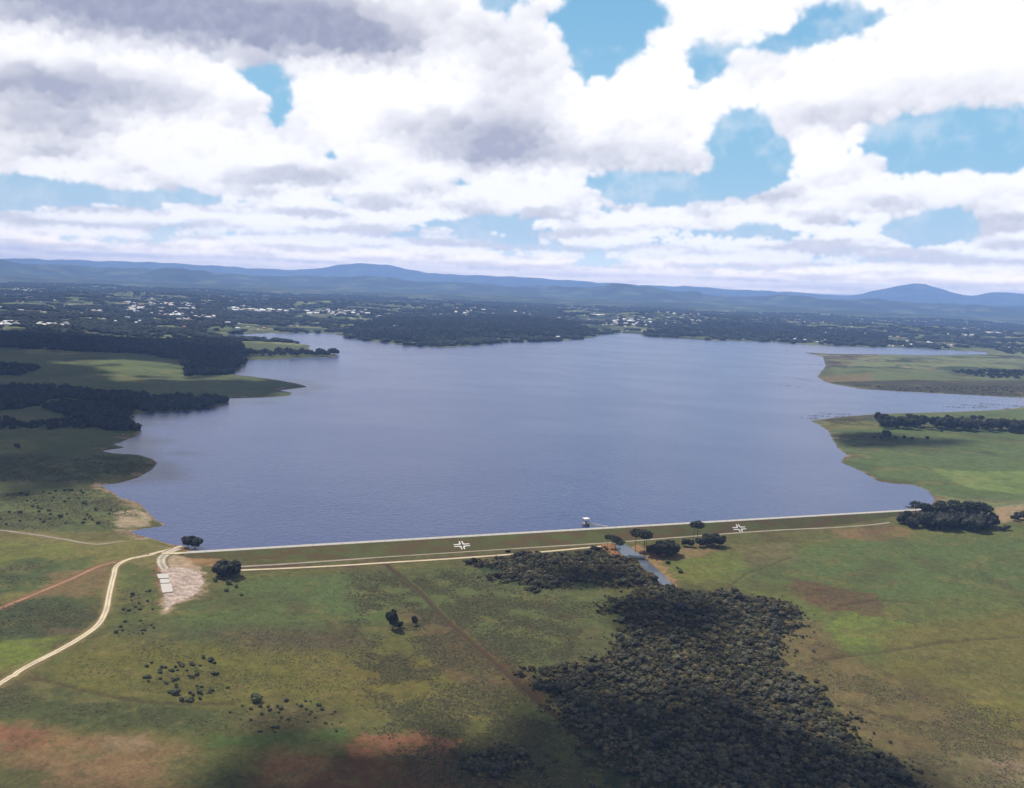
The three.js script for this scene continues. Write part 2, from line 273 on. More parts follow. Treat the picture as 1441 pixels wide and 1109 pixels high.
const midZones = [
  [[[-120, 690], [130, 686], [190, 700], [225, 735], [160, 752], [-120, 748]], '#69744c', 12, .9],
  [[[-120, 735], [160, 742], [160, 755], [-120, 750]], '#646d48', 6, .8],
  [[[164, 721], [196, 717], [214, 730], [202, 742], [164, 741]], '#c2b09a', 4, .9],
  [[[168, 699], [195, 705], [202, 716], [172, 713]], '#a8947c', 5, .8],
  [[[158, 744], [190, 744], [196, 756], [165, 754]], '#b4a088', 4, .8],
  [[[-120, 745], [180, 752], [250, 768], [235, 775], [-120, 790]], '#83804e', 8, .9],
  [[[-150, 520], [300, 520], [400, 545], [300, 570], [200, 600], [215, 650], [130, 684], [-150, 684]], '#69734c', 20, .9],
  [[[0, 622], [45, 622], [60, 636], [0, 640]], '#8a8a5a', 8, .8],  // sunny patch within the cloud shade, painted as paler ground
  [[[-150, 480], [300, 482], [345, 500], [335, 526], [250, 530], [-150, 512]], '#687249', 25, .9],
  [[[125, 512], [190, 508], [262, 514], [270, 531], [165, 530]], '#728250', 14, .6],  // lit gap between clouds, its sunlight also painted as brighter green
  [[[35, 492], [112, 493], [108, 498.5], [35, 498]], '#98986f', 8, .8],
  [[[1160, 560], [1700, 560], [1700, 740], [1300, 720], [1316, 700], [1180, 650], [1140, 592]], '#687a4e', 15, .95],
  [[[1316, 661], [1441, 667], [1600, 672], [1600, 698], [1441, 696], [1370, 690], [1340, 675]], '#869a5c', 5, .85],
  [[[1160, 609], [1240, 607], [1300, 614], [1385, 622], [1300, 633], [1190, 633]], '#6a704c', 8, .6],
  [[[1150, 592], [1240, 594], [1240, 603], [1160, 604]], '#8a8658', 6, .8],
  [[[1150, 585], [1240, 582], [1240, 592], [1160, 594]], '#57504c', 6, .8],
  [[[1240, 592], [1700, 600], [1700, 612], [1240, 602]], '#566048', 8, .7],
  [[[1300, 690], [1340, 700], [1441, 704], [1700, 706], [1700, 716], [1330, 714]], '#8f9670', 6, .7],
  [[[1155, 500], [1700, 502], [1700, 540], [1180, 537]], '#76825c', 14, .95],
  [[[1155, 529], [1230, 526], [1230, 537], [1160, 538]], '#8a7a60', 10, .8],
  [[[1165, 537.5], [1290, 536], [1700, 540], [1700, 566], [1260, 552]], '#4f4a44', 8, .9],
  [[[1132, 495], [1215, 497], [1225, 510], [1168, 514]], '#705a60', 10, .8],
  [[[1330, 523], [1700, 528], [1700, 538], [1340, 530]], '#4a463c', 10, .7],
];
const farZones = [
  [[[1130, 493], [1700, 490], [1700, 520], [1140, 512]], '#76805e', 30, .95],
  [[[1130, 494], [1230, 496], [1225, 512], [1150, 512]], '#6e5a58', 30, .8],
  [[[-400, 440], [320, 465], [320, 472], [-400, 480]], '#6d7458', 60, .6],
  [[[330, 470], [440, 480], [430, 490], [340, 486]], '#93a05c', 30, .9],
  [[[480, 470], [560, 452], [800, 455], [848, 470], [700, 486], [600, 489]], '#3b4535', 60, .9],  // headland forest; distant cloud shade is painted into this dark tone too
  [[[545, 478], [640, 470], [600, 488]], '#525c46', 40, .5],
  [[[905, 470], [1150, 476], [1200, 489], [940, 476]], '#5d664c', 40, .7],
  [[[1165, 470], [1240, 474], [1250, 486], [1180, 486]], '#30382e', 30, .8],
  [[[1240, 476], [1600, 482], [1600, 500], [1240, 492]], '#68725a', 40, .7],
  [[[1360, 466], [1432, 470], [1425, 476], [1365, 473]], '#a8988c', 30, .8],
  [[[0, 405], [60, 410], [55, 422], [0, 425]], '#7c8a62', 120, .6],
];

function blur(a, n, m, r) {
  r = Math.max(0, Math.round(r)); if (!r) return a;
  let src = a, dst = new Float32Array(a.length);
  for (let pass = 0; pass < 2; pass++) {
    for (let y = 0; y < m; y++) { let s = 0; for (let x = -r; x <= r; x++) s += src[y * n + clamp(x, 0, n - 1)]; for (let x = 0; x < n; x++) { dst[y * n + x] = s / (2 * r + 1); s += src[y * n + Math.min(n - 1, x + r + 1)] - src[y * n + Math.max(0, x - r)]; } }
    [src, dst] = [dst, src];
    for (let x = 0; x < n; x++) { let s = 0; for (let y = -r; y <= r; y++) s += src[clamp(y, 0, m - 1) * n + x]; for (let y = 0; y < m; y++) { dst[y * n + x] = s / (2 * r + 1); s += src[Math.min(m - 1, y + r + 1) * n + x] - src[Math.max(0, y - r) * n + x]; } }
    [src, dst] = [dst, src];
  }
  return src;
}
const toWorld = (list, f) => list.map(([p, c, feather, a]) => [p.map(([x, y]) => f(x, y)), hexLin(c), feather, a]);
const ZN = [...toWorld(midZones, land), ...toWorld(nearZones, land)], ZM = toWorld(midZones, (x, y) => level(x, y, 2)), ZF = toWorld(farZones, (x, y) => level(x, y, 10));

// ---------------------------------------------------------------- the ground, laid in sheets
function sheet(name, label, x0, x1, d0, d1, cell, zones, TX, TY, look) {
  const nx = Math.round((x1 - x0) / cell) + 1, nz = Math.round((d1 - d0) / cell) + 1, hs = new Float32Array(nx * nz), ls = new Float32Array(nx * nz);
  const pos = new Float32Array(nx * nz * 3), uv = new Float32Array(nx * nz * 2), idx = new Uint32Array((nx - 1) * (nz - 1) * 6);
  for (let j = 0, k = 0; j < nz; j++) for (let i = 0; i < nx; i++, k++) {
    const x = mix(x0, x1, i / (nx - 1)), z = -mix(d0, d1, j / (nz - 1));
    hs[k] = heightAt(x, z); ls[k] = look.shore ? lakeDist(x, z) : 400;
    pos[k * 3] = x; pos[k * 3 + 1] = hs[k]; pos[k * 3 + 2] = z; uv[k * 2] = i / (nx - 1); uv[k * 2 + 1] = j / (nz - 1);
  }
  let q = 0;
  for (let j = 0; j < nz - 1; j++) for (let i = 0; i < nx - 1; i++) { const a = j * nx + i, b = a + 1, c = a + nx, d = c + 1; idx[q++] = a; idx[q++] = b; idx[q++] = c; idx[q++] = b; idx[q++] = d; idx[q++] = c; }
  const g = new THREE.BufferGeometry();
  g.setAttribute('position', new THREE.BufferAttribute(pos, 3)); g.setAttribute('uv', new THREE.BufferAttribute(uv, 2)); g.setIndex(new THREE.BufferAttribute(idx, 1)); g.computeVertexNormals();
  // base colours at low resolution
  const ZR = 512, base = new Float32Array(ZR * ZR * 3), c0 = look.base;
  for (let k = 0; k < ZR * ZR; k++) { base[k * 3] = c0[0]; base[k * 3 + 1] = c0[1]; base[k * 3 + 2] = c0[2]; }
  const mx = (x1 - x0) / ZR, mz = (d1 - d0) / ZR;
  for (const [P, c, feather, a] of zones) {
    const B = box(P, feather * 2); if (B[1] < x0 || B[0] > x1 || -B[2] < d0 || -B[3] > d1) continue;
    let w = new Float32Array(ZR * ZR);
    for (let j = 0; j < ZR; j++) for (let i = 0; i < ZR; i++) { const x = x0 + (i + .5) * mx, z = -(d0 + (j + .5) * mz); if (inBox(B, x, z) && inside(P, x, z)) w[j * ZR + i] = a; }
    w = blur(w, ZR, ZR, feather / ((mx + mz) / 2) * .6);
    for (let k = 0; k < ZR * ZR; k++) if (w[k] > 0) for (let e = 0; e < 3; e++) base[k * 3 + e] = mix(base[k * 3 + e], c[e], w[k]);
  }
  const data = new Uint8Array(TX * TY * 4), enc = (v) => { v = clamp(v); return Math.round(255 * (v <= 0.0031308 ? v * 12.92 : 1.055 * Math.pow(v, 1 / 2.4) - 0.055)); };
  const LUT = new Uint8Array(4097); for (let i = 0; i <= 4096; i++) LUT[i] = enc(i / 4096);
  const out = [0, 0, 0];
  for (let j = 0; j < TY; j++) for (let i = 0; i < TX; i++) {
    const fu = (i + .5) / TX, fv = (j + .5) / TY, x = x0 + fu * (x1 - x0), d = d0 + fv * (d1 - d0);
    const W1 = look.warp, wx = (smp(N_SOFT, x / (W1 * 9), d / (W1 * 9)) - .5) * W1 * 2.2 + (smp(N_FINE, x / (W1 * 20), d / (W1 * 20)) - .5) * W1 * .5, wz = (smp(N_SOFT, x / (W1 * 9) + .5, d / (W1 * 9) + .3) - .5) * W1 * 2.2 + (smp(N_FINE, x / (W1 * 20) + .4, d / (W1 * 20) + .6) - .5) * W1 * .5;
    const bx = clamp((x + wx - x0) / mx - .5, 0, ZR - 1.001), bz = clamp((d + wz - d0) / mz - .5, 0, ZR - 1.001), ix = bx | 0, iz = bz | 0, ux = bx - ix, uz = bz - iz, o0 = (iz * ZR + ix) * 3;
    for (let e = 0; e < 3; e++) out[e] = mix(mix(base[o0 + e], base[o0 + 3 + e], ux), mix(base[o0 + ZR * 3 + e], base[o0 + ZR * 3 + 3 + e], ux), uz);
    const gx = clamp(fu * (nx - 1), 0, nx - 1.001), gz = clamp(fv * (nz - 1), 0, nz - 1.001), jx = gx | 0, jz = gz | 0, k = jz * nx + jx, vx = gx - jx, vz = gz - jz;
    const sd = mix(mix(ls[k], ls[k + 1], vx), mix(ls[k + nx], ls[k + nx + 1], vx), vz);
    look.detail(out, x, d, sd);
    out[0] *= ALBEDO[0]; out[1] *= ALBEDO[1]; out[2] *= ALBEDO[2];
    const o = (j * TX + i) * 4;
    data[o] = LUT[clamp(out[0] * 4096, 0, 4096) | 0]; data[o + 1] = LUT[clamp(out[1] * 4096, 0, 4096) | 0]; data[o + 2] = LUT[clamp(out[2] * 4096, 0, 4096) | 0]; data[o + 3] = 255;
  }
  const t = new THREE.DataTexture(data, TX, TY, THREE.RGBAFormat, THREE.UnsignedByteType);
  t.colorSpace = THREE.SRGBColorSpace; t.magFilter = THREE.LinearFilter; t.minFilter = THREE.LinearMipmapLinearFilter; t.wrapS = t.wrapT = THREE.ClampToEdgeWrapping; t.needsUpdate = true;
  const m = matte('#ffffff', 1); m.map = t;
  const o = new THREE.Mesh(g, m);
  structure(o, name, label, 'ground');
  return o;
}
const ALBEDO = [.405, .382, .335];                                    // the outlines' colours are those of sunlit ground as photographed; this brings them to base colours
const tint = (o, c, w) => { o[0] = mix(o[0], c[0], w); o[1] = mix(o[1], c[1], w); o[2] = mix(o[2], c[2], w); };
const scale = (o, k) => { o[0] *= k; o[1] *= k; o[2] *= k; };
const SOIL = hexLin('#8a6a52'), STRAW = hexLin('#9a8c5c'), GREEN = hexLin('#5b7040'), BROWN = hexLin('#54463a'), MUD = hexLin('#7a5a4e'), SAND = hexLin('#b09c88'), DARK = hexLin('#3a4432');
const ditchCut = (o, x, z) => { for (const [P, , w, B] of ditches) if (inBox(B, x, z)) { const q = distTo(P, x, z) / w; if (q < 1.8) tint(o, BROWN, (w > 2.5 ? .85 : clamp(smp(N_FINE, x / 150, z / 150) * 2.4 - .5) * .65) * sstep(1.7, .4, q + (smp(N_FINE, x / 90 + .3, z / 90) - .5) * 1.6)); } };
const mainRoad = [[-40, 990], [0, 962], [35, 940], [70, 922], [108, 901], [135, 882], [148, 862], [154, 835], [160, 810], [165, 796], [182, 787], [212, 780], [236, 774], [256, 768.5]], redTrack = [[-30, 868], [0, 856], [50, 836], [100, 815], [140, 797], [163, 791]], shoreTrack = [[-30, 742], [30, 750], [90, 759], [135, 766], [175, 762]];
const verges = [[mainRoad, 3, hexLin('#9a8a64')], [redTrack, 3, hexLin('#96745c')], [shoreTrack, 2, hexLin('#968a66')]].map(([p, w, c]) => { const P = p.map(([x, y]) => land(x, y)); return [P, w, c, box(P, 14)]; });
const nearLook = { shore: true, base: hexLin('#6c6d43'), warp: 9, detail(o, x, d, sd) {
  const a = smp(N_SOFT, x / 170, d / 170), b = smp(N_SOFT, x / 61 + .3, d / 61 + .6), f = smp(N_FINE, x / 96, d / 96), g = smp(N_FINE, x / 37 + .2, d / 37 + .4), h = smp(N_B, x / 420 + .7, d / 420);
  tint(o, STRAW, sstep(.52, .75, a) * .4); tint(o, GREEN, sstep(.5, .72, b) * .38); tint(o, BROWN, sstep(.54, .74, h) * .35); tint(o, SOIL, sstep(.62, .72, b * .5 + f * .5) * .5);
  tint(o, DARK, sstep(.56, .68, g * .6 + a * .4) * .35);
  const m = smp(N_FINE, x / 290 + .6, d / 290 + .1);
  scale(o, .98 + (f - .5) * .75 + (g - .5) * .6 + (m - .5) * .8);
  if (sd < 16 && sd > -8) tint(o, x < 0 ? (b > .48 ? SAND : SOIL) : MUD, sstep(4 + (a - .5) * 26, 0, sd) * .8);
  ditchCut(o, x, -d);
  for (const [P, w, c, B] of verges) if (inBox(B, x, -d)) { const q = distTo(P, x, -d) - w; if (q < 9) tint(o, c, sstep(5 + (a - .5) * 14 + (f - .5) * 10, -1, q) * .75); }
} };
const midLook = { shore: true, base: hexLin('#5f6b48'), warp: 16, detail(o, x, d, sd) {
  const a = smp(N_SOFT, x / 520, d / 420), b = smp(N_SOFT, x / 170 + .3, d / 130 + .6), f = smp(N_FINE, x / 220, d / 220), g = smp(N_B, x / 900 + .2, d / 700 + .4);
  tint(o, STRAW, sstep(.54, .74, a) * .35); tint(o, GREEN, sstep(.5, .7, b) * .35); tint(o, DARK, sstep(.55, .68, g * .55 + f * .45) * .6); tint(o, BROWN, sstep(.56, .72, b * .4 + a * .6) * .3);
  const m = smp(N_FINE, x / 700 + .6, d / 620 + .1);
  scale(o, 1 + (f - .5) * .9 + (m - .5) * .7);
  if (sd < 26 && sd > -20) tint(o, b > .5 ? MUD : SAND, sstep(6 + (a - .5) * 34 + (f - .5) * 16, 0, sd) * .7);
} };
const FIELD = hexLin('#8a9468'), WOOD = hexLin('#2f3a2c'), EARTH = hexLin('#a39078');
const farLook = { shore: true, base: hexLin('#4a5a40'), warp: 70, detail(o, x, d, sd) {
  const a = smp(N_SOFT, x / 2600 + .1, d / 2100 + .2), b = smp(N_SOFT, x / 900 + .3, d / 700 + .6), f = smp(N_FINE, x / 1500, d / 1100), g = smp(N_B, x / 1300 + .2, d / 1000 + .4);
  tint(o, WOOD, sstep(.46, .56, a * .6 + f * .4) * .8); tint(o, FIELD, sstep(.49, .56, g * .55 + f * .45) * .8); tint(o, EARTH, sstep(.58, .66, b * .5 + f * .5) * .8);
  scale(o, .65 + f * .7);
  if (sd < 60 && sd > -50) tint(o, hexLin('#6a6a5a'), sstep(30 + (f - .5) * 60, 0, sd) * .5);
} };
const horizonLook = { shore: false, base: hexLin('#44543e'), warp: 200, detail(o, x, d) {
  const a = smp(N_SOFT, x / 6000 + .1, d / 4400 + .2), f = smp(N_FINE, x / 7000, d / 5000), g = smp(N_B, x / 4200 + .2, d / 3000 + .4);
  tint(o, WOOD, sstep(.45, .56, a * .6 + f * .4) * .8); tint(o, FIELD, sstep(.55, .63, g * .6 + f * .4) * .6);
  scale(o, .7 + f * .6);
} };
sheet('meadow_ground', 'olive meadow and heath below the dam, western half', -830, 6, 425, 1330, 2.6, ZN, 2048, 2048, nearLook);
sheet('meadow_ground', 'green pasture and brown heath below the dam, eastern half', 0, 860, 425, 1330, 2.6, ZN, 2048, 2048, nearLook);
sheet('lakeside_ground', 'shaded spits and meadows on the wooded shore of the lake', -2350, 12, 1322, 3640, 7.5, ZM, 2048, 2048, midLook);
sheet('lakeside_ground', 'green shore fields and marshy peninsula across from the shaded spits', 0, 2350, 1322, 3640, 7.5, ZM, 2048, 2048, midLook);
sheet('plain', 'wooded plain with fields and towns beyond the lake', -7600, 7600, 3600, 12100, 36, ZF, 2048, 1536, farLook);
sheet('hills', 'blue rolling hills and mountains on the skyline', -26000, 26000, 12000, 39500, 165, [], 1536, 768, horizonLook);
console.log('ground done');

// ---------------------------------------------------------------- the lake
function waveTexture(n, seed) {
  const data = new Uint8Array(n * n * 4), h = new Float32Array(n * n);
  for (let y = 0; y < n; y++) for (let x = 0; x < n; x++) h[y * n + x] = smp(N_FINE, x / n + seed, y / n) * .6 + smp(N_SOFT, x / n, y / n + seed) * .4;
  for (let i = 0; i < n * n; i++) { const v = clamp(h[i]) * 255; data[i * 4] = data[i * 4 + 1] = data[i * 4 + 2] = v; data[i * 4 + 3] = 255; }
  const t = new THREE.DataTexture(data, n, n, THREE.RGBAFormat, THREE.UnsignedByteType); t.magFilter = THREE.LinearFilter; t.wrapS = t.wrapT = THREE.RepeatWrapping; t.needsUpdate = true; return t;
}
const waves = waveTexture(1024, .17);
{
  const nx = 170, nz = 200, B = box(lake, 60), pos = [], uv = [], idx = [];
  for (let j = 0; j <= nz; j++) for (let i = 0; i <= nx; i++) { const x = mix(B[0], B[1], i / nx), z = mix(B[2], B[3], j / nz); pos.push(x, 0, z); uv.push(x / 300, z / 300); }
  const dwn = (i, j) => { const x = mix(B[0], B[1], i / nx), z = mix(B[2], B[3], j / nz); return lakeDist(x, z) < 60 && damST(x, z)[1] < 45; };
  const isDam = (i, j) => { const x = mix(B[0], B[1], i / nx), z = mix(B[2], B[3], j / nz), [q, t] = damST(x, z); return t > 0; };
  for (let j = 0; j < nz; j++) for (let i = 0; i < nx; i++) {
    const c = [[i, j], [i + 1, j], [i, j + 1], [i + 1, j + 1]];
    if (!c.some(([a, b]) => dwn(a, b)) || c.some(([a, b]) => isDam(a, b))) continue;
    const a = j * (nx + 1) + i; idx.push(a, a + nx + 1, a + 1, a + 1, a + nx + 1, a + nx + 2);
  }
  // strip along the dam that fills the gap between the grid and the upstream face
  const k0 = pos.length / 3; const n = 120;
  for (let i = 0; i <= n; i++) { const q = mix(0, damL, i / n); for (const t of [-3, -60]) { const [x, z] = damP(q, t); pos.push(x, t === -3 ? -.004 : -.004, z); uv.push(x / 300, z / 300); } }
  for (let i = 0; i < n; i++) { const a = k0 + i * 2; idx.push(a, a + 2, a + 1, a + 1, a + 2, a + 3); }
  const g = new THREE.BufferGeometry(); g.setAttribute('position', new THREE.Float32BufferAttribute(pos, 3)); g.setAttribute('uv', new THREE.Float32BufferAttribute(uv, 2)); g.setIndex(idx); g.computeVertexNormals();
  const rn = 512, rd = new Uint8Array(rn * rn * 4); for (let i = 0; i < rn * rn; i++) { const x = i % rn, y = (i / rn) | 0, v = smp(N_SOFT, x / rn, y / rn * 2) * .55 + smp(N_B, x / rn * 2 + .3, y / rn * 5) * .45, c = 255 * mix(.8, 1, sstep(.3, .68, v)); rd[i * 4] = rd[i * 4 + 1] = rd[i * 4 + 2] = c; rd[i * 4 + 3] = 255; }
  const wind = new THREE.DataTexture(rd, rn, rn, THREE.RGBAFormat, THREE.UnsignedByteType); wind.magFilter = THREE.LinearFilter; wind.wrapS = wind.wrapT = THREE.RepeatWrapping; wind.repeat.set(.13, .1); wind.needsUpdate = true;
  const m = new THREE.MeshPhysicalMaterial({ color: new THREE.Color().setRGB(.021, .034, .094), roughness: .23, roughnessMap: wind, ior: 1.33, bumpMap: waves, bumpScale: 1 });
  structure(new THREE.Mesh(g, m), 'lake_water', 'broad blue rippled lake held back by the dam', 'lake');
}

for (const [P] of lagoons) { const cx = P.reduce((a, q) => a + q[0], 0) / P.length, cz = P.reduce((a, q) => a + q[1], 0) / P.length, sh = new THREE.Shape(); P.forEach(([x, z], i) => { const X = cx + (x - cx) * 1.1, Z = cz + (z - cz) * 1.1; i ? sh.lineTo(X, -Z) : sh.moveTo(X, -Z); }); const g = new THREE.ShapeGeometry(sh); g.rotateX(-Math.PI / 2); const o = structure(new THREE.Mesh(g, new THREE.MeshPhysicalMaterial({ color: new THREE.Color().setRGB(.05, .06, .08), roughness: .08, ior: 1.33 })), 'lagoon_water', 'small bright pool behind the wooded spit', 'pool'); o.position.y = .6; }
// ---------------------------------------------------------------- roads, yard
function grainTexture(n, lo, hi, seed) { const data = new Uint8Array(n * n * 4); for (let i = 0; i < n * n; i++) { const x = i % n, y = (i / n) | 0, v = smp(N_FINE, x / n + seed, y / n) * .6 + smp(N_SOFT, x / n, y / n + seed) * .4, c = clamp(mix(lo, hi, sstep(.25, .75, v))) * 255; data[i * 4] = data[i * 4 + 1] = data[i * 4 + 2] = c; data[i * 4 + 3] = 255; } const t = new THREE.DataTexture(data, n, n, THREE.RGBAFormat, THREE.UnsignedByteType); t.colorSpace = THREE.SRGBColorSpace; t.magFilter = THREE.LinearFilter; t.wrapS = t.wrapT = THREE.RepeatWrapping; t.needsUpdate = true; return t; }
const grain = grainTexture(512, .76, 1, .3), grainSoft = grainTexture(512, .8, 1, .6);
const rutTexture = (() => { const w = 64, h = 1024, data = new Uint8Array(w * h * 4); for (let y = 0; y < h; y++) for (let x = 0; x < w; x++) { const u = (x + .5) / w, n = smp(N_FINE, x / 512, y / 512) - .5, m = smp(N_SOFT, x / 512 + .3, y / 1024) - .5, rut = Math.exp(-Math.pow((Math.abs(u - .5) - .22) / .11, 2)), edge = sstep(.3, .5, Math.abs(u - .5) + n * .25 + m * .2), c = .78 + rut * .2 + n * .35 + m * .3 - edge * .22, k = [1 - edge * .04, 1, 1 - edge * .2 - (1 - rut) * .07]; const q = (y * w + x) * 4; for (let e = 0; e < 3; e++) data[q + e] = clamp(c * k[e]) * 255; data[q + 3] = 255; } const t = new THREE.DataTexture(data, w, h, THREE.RGBAFormat, THREE.UnsignedByteType); t.colorSpace = THREE.SRGBColorSpace; t.magFilter = THREE.LinearFilter; t.wrapS = t.wrapT = THREE.RepeatWrapping; t.needsUpdate = true; return t; })();
const mat = {
  dirt: matte('#b4a592', 1, { map: rutTexture }), redDirt: matte('#8b6b58', 1, { map: rutTexture }), gravel: matte('#a0958a', 1, { map: rutTexture }), gravelDark: matte('#8b8076', 1, { map: rutTexture }),
  crest: matte('#9d9993', .9, { map: grainSoft }), grass: matte('#ffffff', 1), riprap: matte('#76726c', 1, { map: grain }), concrete: matte('#a09c96', .9, { map: grainSoft }), white: matte('#d2cec8', .8, { map: grainSoft }), darkConcrete: matte('#6d6862', .9, { map: grainSoft }), steel: std('#9aa0a4', .5, { metalness: .6 }),
};
function smooth(pts, step) { const c = new THREE.CatmullRomCurve3(pts.map(([x, z]) => new THREE.Vector3(x, 0, z)), false, 'centripetal'); c.arcLengthDivisions = 2000; return c.getSpacedPoints(Math.max(4, Math.ceil(c.getLength() / step))).map((v) => [v.x, v.z]); }
function ribbonGeo(pts, width, lift, seed, wob = .5) {
  const r = rngOf(seed), P = smooth(pts, 1.5), pos = [], uv = [], idx = []; let len = 0;
  P.forEach(([x, z], i) => {
    const a = P[Math.max(0, i - 1)], b = P[Math.min(P.length - 1, i + 1)], l = Math.hypot(b[0] - a[0], b[1] - a[1]), nx = -(b[1] - a[1]) / l, nz = (b[0] - a[0]) / l; if (i) len += Math.hypot(x - P[i - 1][0], z - P[i - 1][1]);
    const wl = width * (.5 + (smp(N_FINE, len / 300 + seed * .13, .1) - .5) * wob + (r() - .5) * .02), wr = width * (.5 + (smp(N_FINE, len / 300 + seed * .13, .6) - .5) * wob + (r() - .5) * .02);
    for (const o of [-wl, -wl * .35, wr * .35, wr]) { const X = x + nx * o, Z = z + nz * o; pos.push(X, heightAt(X, Z) + lift, Z); uv.push(.5 + o / width, len / 120); }
  });
  for (let i = 0; i < P.length - 1; i++) for (let k = 0; k < 3; k++) { const a = i * 4 + k; idx.push(a, a + 1, a + 4, a + 1, a + 5, a + 4); }
  const g = new THREE.BufferGeometry(); g.setAttribute('position', new THREE.Float32BufferAttribute(pos, 3)); g.setAttribute('uv', new THREE.Float32BufferAttribute(uv, 2)); g.setIndex(idx); g.computeVertexNormals();
  return g;
}
const L = (pts) => pts.map(([x, y]) => land(x, y));
function road(name, label, pts, width, m, lift = .16, seed = 1) { return structure(new THREE.Mesh(ribbonGeo(L(pts), width, lift, seed), m), name, label, 'road'); }
road('dirt_road', 'pale curving dirt road climbing from the meadow to the end of the dam', mainRoad, 6, mat.dirt, .2, 3);
road('dirt_track', 'reddish dirt track joining the pale road from the fields', redTrack, 5.4, mat.redDirt, .16, 5);
road('dirt_track', 'narrow pale track across the yellow grass near the lake inlet', shoreTrack, 4, mat.gravelDark, .16, 7);
road('dirt_track', 'short wide spur running down from the crest road into the bare yard', [[250, 772], [236, 778], [228, 785], [227, 793], [232, 801]], 11, mat.gravel, .24, 9);
road('dirt_road', 'short pale link from the curving road onto the crest of the dam', [[228, 778.5], [246, 778.5], [262, 778], [282, 776.8]], 6.5, mat.dirt, .3, 15);
road('service_road', 'upper gravel road along the foot of the grassy dam face', [[332, 798], [480, 788.5], [640, 777.5], [760, 770], [850, 764.5], [960, 756], [1100, 746], [1190, 741.5], [1228, 738.5], [1252, 735.5]], 5.2, mat.gravelDark, .2, 11);
road('service_road', 'lower pale gravel road beside the drain strip below the dam', [[338, 802.5], [480, 796], [640, 786], [760, 777], [846, 769]], 5, mat.dirt, .18, 13);
const GR = (P, cell, lift, wob, seed) => {                         // draped patch with an uneven edge
  const B = box(P, 2), nx = Math.ceil((B[1] - B[0]) / cell), nz = Math.ceil((B[3] - B[2]) / cell), pos = [], uv = [], idx = [], keep = [];
  for (let j = 0; j <= nz; j++) for (let i = 0; i <= nx; i++) { const x = B[0] + i * cell, z = B[2] + j * cell, q = (inside(P, x, z) ? 1 : -1) * distTo(P, x, z, true) + (smp(N_FINE, x / 60 + seed, z / 60) - .5) * wob; keep.push(q > 0); pos.push(x, heightAt(x, z) + lift, z); uv.push(x / 30, z / 30); }
  for (let j = 0; j < nz; j++) for (let i = 0; i < nx; i++) { const a = j * (nx + 1) + i, c = [a, a + 1, a + nx + 1, a + nx + 2]; if (c.every((k) => keep[k])) idx.push(a, a + nx + 1, a + 1, a + 1, a + nx + 1, a + nx + 2); }
  const g = new THREE.BufferGeometry(); g.setAttribute('position', new THREE.Float32BufferAttribute(pos, 3)); g.setAttribute('uv', new THREE.Float32BufferAttribute(uv, 2)); g.setIndex(idx); g.computeVertexNormals(); return g;
};
structure(new THREE.Mesh(GR(L([[224, 798], [262, 798.5], [284, 804], [288, 820], [281, 834], [263, 844], [246, 850], [229, 868], [230, 850], [226, 815]]), 1.2, .14, 6, .2), matte('#b09d90', 1, { map: grainTexture(512, .55, 1, .45) })), 'gravel_yard', 'bare pinkish gravel yard below the end of the dam', 'yard');
const slabM = matte('#b6b0a8', .9, { map: grainTexture(256, .7, 1, .8) });
// three white slabs on the yard
[[[221, 808.5], [236, 808.5], [238, 814.5], [223, 814.5], 'small white concrete slab on the gravel yard, nearest the dam'], [[225, 816], [238, 815.5], [239, 821], [226, 821.5], 'white concrete slab on the gravel yard, between the other two'], [[226, 822.5], [241, 822], [243.5, 834], [229, 835], 'largest white concrete slab on the gravel yard']].forEach(([a, b, c, d, label]) => {
  const p = [a, b, c, d].map(([x, y]) => land(x, y)), cx = p.reduce((s, q) => s + q[0], 0) / 4, cz = p.reduce((s, q) => s + q[1], 0) / 4;
  const s = new THREE.Shape(); p.forEach(([x, z], i) => i ? s.lineTo(x - cx, -(z - cz)) : s.moveTo(x - cx, -(z - cz))); s.closePath();
  const g = new THREE.ExtrudeGeometry(s, { depth: .5, bevelEnabled: true, bevelSize: .12, bevelThickness: .12, bevelSegments: 1 }); g.rotateX(-Math.PI / 2);
  const o = top(new THREE.Mesh(g, slabM), 'concrete_slab', label, 'slab', 'white slabs on the yard'); o.position.set(cx, heightAt(cx, cz) + .1, cz);
});

